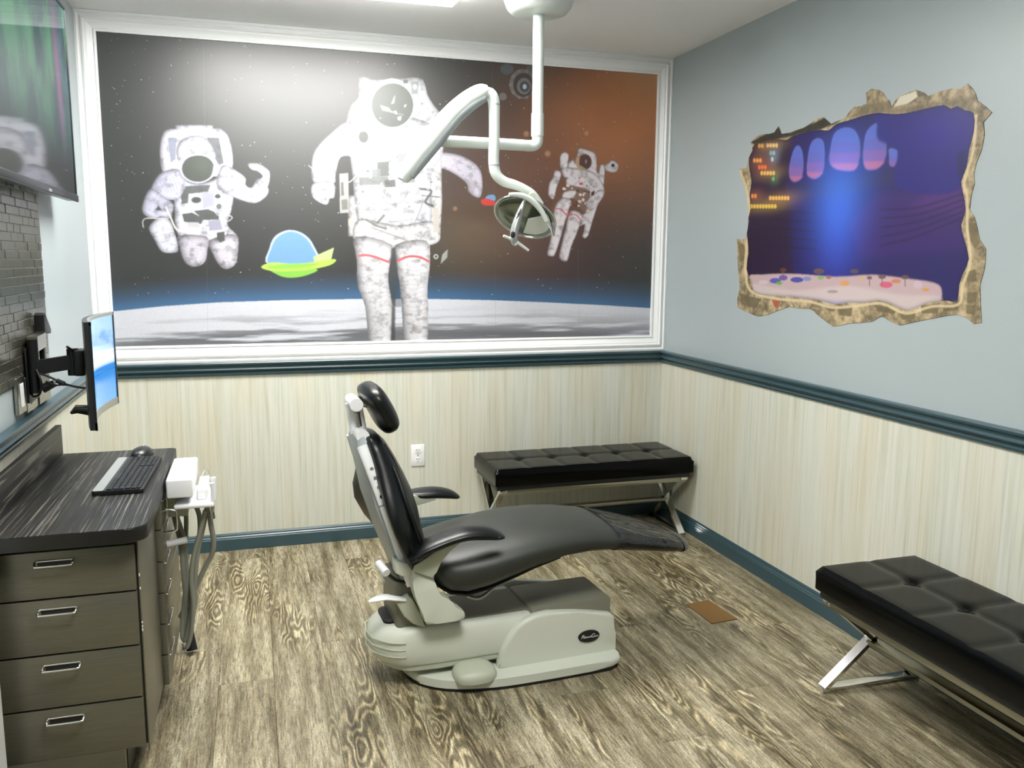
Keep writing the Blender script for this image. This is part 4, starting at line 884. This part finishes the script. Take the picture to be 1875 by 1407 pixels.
rim = nb(); rp = [hp(.128*math.cos(t), .098*math.sin(t), .001) for t in np.linspace(0, 2*PI, 49)]
obj('rim', tube(rp, .0035, 8), M['chrome'], hd, 60)
obj('reflector', dish(.119, .089, .036, .003), M['reflector'], hd, 50)
fan = [hp(.012, .0, .006)]+[hp(.105*math.cos(t), .078*math.sin(t), .004) for t in np.linspace(-1.25, .95, 14)]
b = bmesh.new(); vs = [b.verts.new(p) for p in fan]; vs2 = [b.verts.new(tuple(np.array(p)-axis*.006)) for p in fan]
b.faces.new(vs); b.faces.new(vs2[::-1])
for i in range(len(vs)): b.faces.new((vs[i], vs[(i+1) % len(vs)], vs2[(i+1) % len(vs)], vs2[i]))
b.normal_update(); bmesh.ops.triangulate(b, faces=[f for f in b.faces if len(f.verts) > 4])
obj('lens', b, M['lens'], hd, 0)
yk = [lp(x, y, yH-.10) for x, y in ((932, 356), (950, 357), (965, 362), (980, 373), (993, 389), (1001, 405))]
obj('yoke', tube(yk, [.006, .010, .011, .011, .010, .008], 14, smooth=4), M['lampwhite'], lt, 60)
obj('yoke_tip', tube([lp(x, y, yH-.10) for x, y in ((1008, 408), (1012, 420), (1014, 432))], [.011, .010, .005], 12, smooth=3), M['chrome'], lt, 60)
obj('pivot_knob', cyl(lp(974, 358, yH-.02), lp(974, 360, yH-.06), .013, 18), M['creamd'], lt, 40)
stk = [lp(x, y, yH-.06) for x, y in ((961, 366), (954, 385), (947, 405), (942, 425), (941, 440), (943, 450))]
stem = obj('control_stalk', tube(stk, [.006, .012, .0155, .016, .014, .006], 16, smooth=4), M['silver'], lt, 60)
for (x, y, r_) in ((951, 389, .0042), (948, 396, .005)):
    q = np.array(lp(x, y, yH-.073)); obj('button', ball(q, r_, (1, .6, 1), u=12, v=8), M['plastic'], stem, 60)
q0, q1 = lp(954, 382, yH-.0715), lp(946, 400, yH-.0735)
obj('switch_plate', tube([q0, tuple((np.array(q0)+np.array(q1))/2+np.array([0, -.001, 0])), q1], [.003, .0075, .003], 12, smooth=4, flat=(1, .5)), M['slot'], stem, 60)
q = np.array(lp(939, 430, yH-.075)); obj('knob', ball(q, .0095, (1, .6, 1.35)), M['slot'], stem, 60)
for a_, b_ in (((940, 440), (922, 432)), ((946, 443), (968, 459))):
    p0, p1 = lp(*a_, yH-.06), lp(*b_, yH-.065)
    obj('handle', tube([p0, tuple((np.array(p0)*.5+np.array(p1)*.5)), p1], [.0065, .006, .005], 12), M['lampwhite'], lt, 60)
obj('handle_hub', ball(lp(943, 446, yH-.06), .010), M['lampwhite'], lt, 60)
# ================================================================== CABINETS + WORKTOP along the left wall
CT, CB = .73, .692; CX = .405; CY0, CY1 = -1.945, -1.0
ct = root('countertop', (.2, (CY0+CY1)/2, CT), 'dark streaked wood-look worktop over the metal drawer cabinets on the left', 'countertop')
obj('slab', prism(roundrect(.004, CX, CY0, CY1, [.02, .003, .003, .05]), XY, CB, CT-.0015, .003, 2), M['edge'], ct, 40)
obj('surface', prism(roundrect(.005, CX-.001, CY0+.001, CY1-.001, [.02, .003, .003, .05]), XY, CT-.0016, CT), M['counter'], ct, 0)
obj('backsplash', box(.0235, .042, CY0, CY1, CT+.0003, CT+.102, .002), M['counter'], ct, 30)
c1 = root('drawer_cabinet', (.19, -1.71, 0), 'front cabinet of four bronze metal drawers facing the viewer, under the dark worktop', 'cabinet')
x1 = .373; yf = -1.895
bd_ = nb(); box(.02, x1, -1.88, -1.512, .115, CB-.001, .002, 1, bd_); box(.02, .318, -1.86, -1.512, 0, .117, 0, 1, bd_)
obj('body', bd_, M['cabdark'], c1, 30)
obj('side_panel', box(x1, x1+.004, -1.885, -1.515, .098, CB-.002, .001), M['cabinet'], c1, 30)
zb = [.116, .258, .402, .550, .676]
obj('bottom_rail', box(.02, .318, -1.8978, -1.878, .0, .1178, .0003), M['cabinet'], c1, 0)
def pull_front(xc, z, yf, par):
    hw = .043
    o = obj('handle', tube([(xc-hw, yf+.001, z+.006), (xc-hw, yf-.012, z+.006), (xc-hw+.002, yf-.019, z), (xc-hw+.008, yf-.022, z-.001), (xc+hw-.008, yf-.022, z-.001), (xc+hw-.002, yf-.019, z), (xc+hw, yf-.012, z+.006), (xc+hw, yf+.001, z+.006)], .003, 10, smooth=3), M['chrome'], par, 60, label='bent chrome wire pull')
    obj('recess_rim', tube([(xc-hw+.002, yf-.002, z+.007), (xc+hw-.002, yf-.002, z+.007)], .0024, 8), M['chrome'], par, 60)
    obj('recess', box(xc-hw+.004, xc+hw-.004, yf-.001, yf+.002, z-.012, z+.008, .0005), M['slot'], par, 0)
for i in range(4):
    z0, z1 = zb[i]+.002, zb[i+1]-.003
    d = obj('drawer', box(.010, x1-.004, -1.898, -1.881, z0, z1, .0015, 2), M['cabinet'], c1, 30)
    zh = z1-.030; pull_front(.186, zh, -1.898, d)
for k in range(9):
    z = random.uniform(.4, .6); obj('chip', box(x1+.002, x1+.0046, -1.8865, -1.884, z, z+random.uniform(.003, .012)), M['plastic'], c1, 0) if k < 5 else None
c2 = root('drawer_cabinet', (.19, -1.26, 0), 'side cabinet with six slim drawers facing the dental chair, behind the white delivery tray', 'cabinet')
bd_ = nb(); box(.02, .371, -1.507, -1.012, .085, CB-.001, .002, 1, bd_); box(.02, .325, -1.507, -1.012, 0, .087, 0, 1, bd_)
obj('body', bd_, M['cabdark'], c2, 30)
for i in range(6):
    z0 = .088+.0995*i; d = obj('drawer', box(.3735, .394, -1.508, -1.014, z0+.002, z0+.098, .0015), M['cabinet'], c2, 30)
    obj('handle', tube([(.394, -1.46, z0+.078), (.398, -1.46, z0+.078), (.398, -1.33, z0+.078), (.394, -1.33, z0+.078)], .0018, 8), M['chrome'], d, 60)
# vertical wire handle near the top of the side cabinet
hx = on(323, 925, 1, -1.5)

# ------------------------------------------------------------------ delivery unit with hoses
du = root('delivery_unit', (.45, -1.3, .68), 'white dental delivery box and tray with hanging hoses, beside the side cabinet', 'dental delivery unit')
bx = box(.412, .487, -1.50, -1.20, .678, .737, .006, 3); obj('housing', bx, M['plastic'], du, 40)
obj('housing_base', box(.412, .48, -1.46, -1.2, .668, .6795, .003), M['grey'], du, 30)
obj('wire_hook', tube([(.3948, -1.5, .645), (.42, -1.5, .645), (.434, -1.5, .64), (.438, -1.5, .63), (.438, -1.5, .59), (.434, -1.5, .58), (.42, -1.5, .577), (.3948, -1.5, .575)], .0036, 10, smooth=3), M['chrome'], du, 60)
obj('tray', box(.43, .545, -1.49, -1.25, .640, .653, .005, 3), M['plastic'], du, 40)
obj('tray_back', box(.495, .525, -1.44, -1.26, .6525, .685, .004), M['plastic'], du, 40)
obj('mount_bracket', box(.40, .46, -1.36, -1.29, .58, .668, .004), M['creamd'], du, 30)
obj('mount_arm', cyl((.395, -1.38, .50), (.455, -1.38, .508), .011, 18), M['plastic'], du, 40)
for k, (x, y) in enumerate(((.541, -1.47), (.543, -1.40))):
    o = obj('holder', tube([(x, y, .64), (x+.002, y, .69), (x, y, .712)], [.006, .0065, .008], 12), M['plastic'], du, 50)
obj('holder_wire', tube([(.50, -1.26, .685), (.515, -1.27, .71), (.53, -1.34, .705), (.541, -1.40, .695)], .0022, 8, smooth=3), M['chrome'], du, 60)
def hose(px, r, y0, dy, lab=None):
    pts = [tuple(on(a, b, 1, y0+dy*i/(len(px)-1))) for i, (a, b) in enumerate(px)]
    return obj('hose', tube(pts, r*1.25, 10, smooth=5), M['hose'], du, 60)
hose([(379, 930), (372, 965), (362, 1010), (357, 1060), (352, 1110), (345, 1150), (338, 1172), (334, 1160), (336, 1120), (341, 1060), (338, 1000), (325, 950), (316, 915)], .0062, -1.40, .08)
hose([(383, 938), (386, 960), (391, 990), (388, 1015), (378, 1035), (365, 1062), (355, 1085), (342, 1110), (330, 1130)], .0066, -1.42, .1)
hose([(358, 925), (365, 945), (366, 975), (360, 1005), (352, 1045), (358, 1090), (353, 1130), (346, 1165), (340, 1180), (338, 1150), (340, 1100), (336, 1050), (332, 1000), (322, 960), (314, 925)], .0062, -1.36, .02)
hose([(376, 935), (366, 975), (355, 1015), (350, 1060), (354, 1110), (350, 1160), (342, 1186), (336, 1178)], .0055, -1.44, .06)
hose([(340, 925), (341, 960), (340, 1010), (343, 1050), (347, 1100), (345, 1150), (340, 1180), (337, 1190)], .0058, -1.33, 0)
hose([(318, 915), (322, 940), (330, 965), (336, 985), (335, 1000)], .0062, -1.35, 0)
q = on(388, 930, 1, -1.44); obj('hose_coupling', tube([(q[0]-.006, -1.44, q[2]+.014), (q[0]-.002, -1.44, q[2]-.012), (q[0]+.0, -1.44, q[2]-.035)], [.011, .0085, .0095], 14), M['chrome'], du, 50)
q = on(392, 932, 1, -1.47)
obj('instrument', tube([(.541, -1.47, .70), (.543, -1.47, .67), (.541, -1.47, .62)], [.0055, .004, .005], 10), M['silver'], du, 50)
ft = on(338, 1195, 2, .01); obj('hose_end', tube([(ft[0]+.016, -1.08, .10), (ft[0]+.022, -1.10, .05), (ft[0]+.025, -1.11, .014)], [.012, .015, .02], 12), M['black'], du, 50)

# ------------------------------------------------------------------ keyboard and mouse
kb = root('keyboard', (.298, -1.39, CT), 'slim black keyboard lying on the dark worktop', 'keyboard', rz=math.radians(-1.5))
KZ = .0
def kxy(x, y, z): return (x, y, z)
body = prism(roundrect(-.066, .070, -.215, .215, .008), XY, .002, .013, .002)
obj('case', body, M['black'], kb, 30)
obj('palm_strip', prism(roundrect(-.064, -.036, -.213, .213, .007), XY, .0128, .0142, .0005), M['silver'], kb, 30, label='glossy silver strip at the front edge') 
me_key = None
for r_ in range(6):
    x0 = -.028+.0162*r_
    cols = []
    y = -.208
    while y < .205:
        wk = .0165
        if r_ == 0 and -.10 < y < -.02: wk = .085
        if r_ in (1, 2, 3) and abs(y+.208) < .002: wk = .0165+.006*r_
        if .058 < y < .066: y += .010; continue
        cols.append((y, wk)); y += wk+.0028
    for (yy_, wk) in cols:
        if yy_+wk > .212: continue
        b = box(x0, x0+(.0137 if r_ < 5 else .010), yy_, yy_+wk, .0125, .0168, .0012, 1)
        obj('key', b, M['blackm'], kb, 0)
ms = root('mouse', (.305, -1.13, CT), 'black computer mouse on the worktop behind the keyboard', 'mouse', rz=math.radians(-12))
rings = []
for z, s in ((.001, .93), (.006, 1.0), (.014, .99), (.022, .9), (.030, .70), (.035, .42), (.037, .1)):
    rings.append([(-.004*0+.034*s*math.cos(t), .056*s*math.sin(t)*(1.0 if math.sin(t) > 0 else 1.0)+.004*(1-s), z) for t in np.linspace(0, 2*PI, 30, endpoint=False)])
obj('shell', loft(rings), M['black'], ms, 60)
obj('scroll_wheel', cyl((-.003, .030, .031), (.003, .030, .031), .007, 14), M['silver'], ms, 40)
obj('button_seam', box(-.0005, .0005, .012, .052, .0205, .0345), M['slot'], ms, 0) if False else None

# ------------------------------------------------------------------ monitor on its wall arm
def screen_img():
    h, w = 360, 640; a = np.zeros((h, w, 3)); y = np.linspace(0, 1, h)[:, None, None]
    sky = np.array(lin((150, 195, 238))); sky2 = np.array(lin((205, 226, 246))); blue = np.array(lin((28, 130, 215))); lo = np.array(lin((90, 160, 225)))
    n = fbm(h, w, 5, 4, 91)[..., None]; a[:] = sky*(1-y*.8)+sky2*y*.8*.6
    patch = np.clip((n-.5)*4, 0, 1)*np.exp(-((y-.25)/.13)**2); a = a*(1-patch)+blue*patch
    b = np.exp(-((y-.40)/.012)**2)*.8+np.exp(-((y-.47)/.05)**2)*.9; b = np.clip(b, 0, 1); a = a*(1-b)+np.array(lin((225, 235, 250)))*b
    m = np.clip((y-.53)*60, 0, 1); sea = blue*(1-np.clip((y-.55)*3, 0, 1))+lo*np.clip((y-.55)*3, 0, 1); a = a*(1-m)+sea*m
    l = np.exp(-((y-.60)/.006)**2)*.5; a = a*(1-l)+np.array(lin((30, 90, 150)))*l
    c = Canvas.__new__(Canvas); c.w, c.h, c.a = w, h, a; return c.image('monitor_picture')
mon = root('monitor', (.20, -1.25, 1.06), 'curved monitor showing blue sky and sea, held out from the left wall', 'monitor')
YN, YFm = -1.505, -1.005; ZB, ZT = .900, 1.215
def mx(s): return .236-.012*s-.030*(1-(2*s-1)**2)          # s = 0 near edge, 1 far edge: concave towards the room
def curved(d0, d1, s0, s1, z0, z1, bm=None, n=24, uv=False):
    b = bmesh.new(); ul = b.loops.layers.uv.new('UVMap'); rs = []
    for i in range(n+1):
        s = s0+(s1-s0)*i/n; y = YN+(YFm-YN)*s; x = mx(s); rs.append([b.verts.new(p) for p in ((x+d0, y, z0), (x+d1, y, z0), (x+d1, y, z1), (x+d0, y, z1))])
    for i in range(n):
        for k in range(4): b.faces.new((rs[i][k], rs[i][(k+1) % 4], rs[i+1][(k+1) % 4], rs[i+1][k]))
    b.faces.new(rs[0][::-1]); b.faces.new(rs[-1])
    for f in b.faces:
        for l in f.loops: l[ul].uv = ((l.vert.co.y-YN)/(YFm-YN), (l.vert.co.z-ZB)/(ZT-ZB))
    return merge(bm, b) if bm else b
obj('housing', curved(-.017, -.003, 0, 1, ZB, ZT), M['black'], mon, 30)
M['screen'] = print_mat('monitor_screen', screen_img(), .12, .5, emis=1.0)
obj('screen', curved(-.004, .0005, .012, .988, ZB+.022, ZT-.010), M['screen'], mon, 30)
M['bezel'] = mat('bezel_grey', (.30, .30, .27), .3, .4)
obj('bezel', curved(-.004, .003, 0, 1, ZB-.002, ZB+.022), M['bezel'], mon, 30, label='grey lower bezel')
obj('bezel', curved(-.004, .003, 0, 1, ZT-.010, ZT+.001), M['bezel'], mon, 30, label='grey upper bezel')
obj('bezel', curved(-.004, .0035, .986, 1, ZB, ZT, n=2), M['black'], mon, 30)
obj('bezel', curved(-.004, .002, 0, .010, ZB, ZT, n=2), M['black'], mon, 30)
obj('rear_knob', tube([(.202, -1.41, .945), (.168, -1.41, .950), (.152, -1.41, .938)], [.016, .013, .004], 12), M['black'], mon, 50)
arm = root('wall_mount', (.0, -1.25, 1.07), 'black swivelling wall mount that carries the curved monitor', 'wall mount')
obj('wall_plate', box(.0145, .020, -1.30, -1.16, .955, 1.125, .002), M['blackm'], arm, 30)
obj('tilt_head', box(.150, .179, -1.31, -1.23, 1.035, 1.115, .006), M['blackm'], arm, 30)
obj('head_bolt', cyl((.142, -1.27, 1.035), (.142, -1.27, 1.118), .017, 16), M['blackm'], arm, 40)
obj('tilt_lever', tube([(.15, -1.29, 1.11), (.135, -1.31, 1.128)], .004, 8), M['blackm'], arm, 50)
obj('forearm', flatbar((.035, -1.28, 1.062), (.145, -1.272, 1.078), .026, .044, (0, 1, 0)), M['blackm'], arm, 0)
obj('elbow_post', cyl((.035, -1.28, .985), (.035, -1.28, 1.15), .015, 18), M['blackm'], arm, 40)
obj('upper_link', flatbar((.035, -1.28, 1.135), (.025, -1.12, 1.135), .030, .045, (1, 0, 0)), M['steel'], arm, 0, label='dull grey upper link by the wall')
obj('clamp', prism([(-1.15, 1.165), (-1.15, 1.215), (-1.13, 1.222), (-1.06, 1.165), (-1.065, 1.15)], YZ, .0145, .045, .003), M['blackm'], arm, 30)
obj('brace', box(.0145, .03, -1.11, -1.085, 1.04, 1.115, .002), M['blackm'], arm, 30)
obj('cable', tube([(.045, -1.30, 1.06), (.058, -1.31, 1.02), (.05, -1.30, .985), (.03, -1.29, .975), (.022, -1.28, .985)], .0035, 8, smooth=5), M['black'], arm, 60)
obj('cable', tube([(.04, -1.29, 1.05), (.075, -1.29, 1.035), (.11, -1.29, 1.015), (.14, -1.30, 1.005), (.178, -1.31, .998)], .0035, 8, smooth=5), M['black'], arm, 60)
obj('cable', tube([(.065, -1.285, 1.02), (.09, -1.29, 1.008), (.12, -1.29, 1.008), (.178, -1.31, .998)], .003, 8, smooth=5), M['black'], arm, 60)
obj('ferrite_core', tube([(.096, -1.29, 1.022), (.118, -1.292, 1.011)], .0075, 12), M['black'], arm, 40)
obj('plug', tube([(.05, -1.26, .995), (.085, -1.26, 1.01)], [.016, .011], 10), M['black'], arm, 40)

# ------------------------------------------------------------------ tiled metal panel on the left wall
PY0, PY1, PZ0, PZ1 = -1.63, -.945, 1.025, 1.73
pn = root('tile_panel', (.002, -1.28, PZ0), 'panel of small brushed metal tiles on the left wall behind the monitor', 'tile panel')
obj('grout', box(.0032, .0065, PY0, PY1, PZ0, PZ1), M['grout'], pn, 0)
tw, th_ = .0755, .0262; rows = int((PZ1-PZ0)/th_); meshes = {}
for r_ in range(rows):
    off = (tw/2 if r_ % 2 else 0); y = PY1+off
    while y > PY0:
        a = min(y, PY1)-.0009; b_ = max(y-tw, PY0)+.0009
        if a-b_ > .012:
            key = round(a-b_, 4)
            if key not in meshes:
                o = obj('tile', box(0, .0036, -key/2, key/2, -th_/2+.0009, th_/2-.0009, .0009, 1), M['tile'], None, 0); meshes[key] = o.data
            else:
                o = bpy.data.objects.new('tile', meshes[key]); COL.objects.link(o)
            wv = .0006*math.sin(r_*2.1+y*40)
            o.parent = pn; o.location = Vector((.0080+wv, (a+b_)/2, PZ0+th_*(r_+.5)))-ORG[pn.name]; o.rotation_euler = (0, random.uniform(-.012, .012), random.uniform(-.02, .02))
        y -= tw
# metal outlet plates below the tiles
for (ya, yb, za, zb_, lab) in ((-1.40, -1.31, .935, 1.045, 'grey metal wall plate with white outlet, farther left on the left wall'), (-1.30, -1.17, .925, 1.035, 'grey metal wall plate with white outlet under the monitor arm'), (-1.14, -.985, .925, 1.02, 'blank grey metal wall plate right of the monitor arm')):
    o = root('wall_plate', (.001, (ya+yb)/2, za), lab, 'wall plate', 'metal wall plates beside the monitor arm')
    obj('cover', box(.003, .0135, ya, yb, za, zb_, .0015), M['steel'], o, 0)
    if 'blank' not in lab:
        obj('outlet', box(.0135, .016, (ya+yb)/2-.018, (ya+yb)/2+.018, za+.02, zb_-.02, .001), M['plastic'], o, 0)

# ------------------------------------------------------------------ television, top left
def tv_img():
    h, w = 300, 500; x = np.linspace(0, 1, w)[None, :, None]; y = np.linspace(0, 1, h)[:, None, None]; n = fbm(h, w, 3, 9, 5)[..., None]; n2 = fbm(h, w, 4, 6, 15)[..., None]
    a = np.array(lin((14, 60, 66)))*np.ones((h, w, 1))
    g = np.clip((n-.4)*3, 0, 1)*np.clip(1.1-y*1.35, 0, 1); a = a*(1-g)+np.array(lin((84, 150, 110)))*g
    g = np.exp(-((x-.80-.06*y)/.035)**2)*np.exp(-((y-.38)/.3)**2)*.8; a = a*(1-g)+np.array(lin((140, 70, 130)))*g
    g = np.clip((n2-.45)*3, 0, 1)*np.clip((x-.8)*5, 0, 1)*np.clip(1-y, 0, 1); a = a*(1-g)+np.array(lin((80, 150, 165)))*g
    d = np.clip((y-.62)*4, 0, 1); a = a*(1-d)+np.array(lin((4, 14, 18)))*d
    c = Canvas.__new__(Canvas); c.w, c.h, c.a = w, h, a; return c.image('tv_picture')
tv = root('television', (.08, -1.2, 1.62), 'large wall television with a green and violet picture, top left corner', 'television')
TY0, TY1 = -1.75, -.70; TZ0, TZ1 = 1.60, 2.268
obj('case', box(.050, .083, TY0, TY1, TZ0, TZ1, .006, 3), M['black'], tv, 40)
b = box(.0835, .0855, TY0+.012, TY1-.012, TZ0+.022, TZ1-.012); ul = b.loops.layers.uv.new('UVMap')
for f in b.faces:
    for l in f.loops: l[ul].uv = ((l.vert.co.y-TY0)/(TY1-TY0), (l.vert.co.z-TZ0)/(TZ1-TZ0))
M['tvscreen'] = print_mat('television_screen', tv_img(), .06, .45, emis=.9)
obj('screen', b, M['tvscreen'], tv, 0)
fr = nb()
for q in ((TY0, TY0+.012, TZ0, TZ1), (TY1-.012, TY1, TZ0, TZ1), (TY0, TY1, TZ1-.012, TZ1)): box(.083, .088, q[0], q[1], q[2], q[3], .001, 1, fr)
obj('bezel', fr, M['black'], tv, 30)
obj('lower_bezel', box(.083, .092, TY0, TY1, TZ0-.004, TZ0+.022, .004, 3), M['black'], tv, 40)
obj('sensor', box(.090, .094, -1.19, -1.15, TZ0+.001, TZ0+.009, .001), M['silver'], tv, 30)
obj('wall_bracket', box(.0, .052, -1.40, -1.05, 1.87, 2.05, .003), M['blackm'], tv, 30)

# ------------------------------------------------------------------ outlet on the back wall, floor patch
ou = root('wall_outlet', (1.459, 0, .41), 'white double power outlet on the wallpaper under the mural', 'outlet')
obj('cover', box(1.424, 1.493, -.0085, -.0032, .357, .468, .002), M['plastic'], ou, 40)
for z in (.389, .436):
    o = obj('socket', prism([(1.4585+.016*math.cos(t), z+.0155*max(-.85, min(.85, math.sin(t)))) for t in np.linspace(0, 2*PI, 24, endpoint=False)], XZ, -.0105, -.008), M['plastic'], ou, 0)
    for dx in (-.006, .006): obj('slot', box(1.4585+dx-.001, 1.4585+dx+.001, -.0110, -.0104, z-.001, z+.008), M['slot'], o, 0)
    obj('slot', cyl((1.4585, -.0110, z-.008), (1.4585, -.0104, z-.008), .0022, 10), M['slot'], o, 0)
obj('screw', cyl((1.4585, -.0095, .4125), (1.4585, -.0083, .4125), .003, 10), M['steel'], ou, 0)
op = prism([(2.341, -1.214), (2.452, -1.200), (2.466, -1.401), (2.345, -1.409)], XY, .0003, .004, .0008, 1)
o = obj('floor_patch', op, M['orange'], None, 0); thing(o, 'thin orange-brown square lying on the floor beyond the chair foot', 'floor patch')
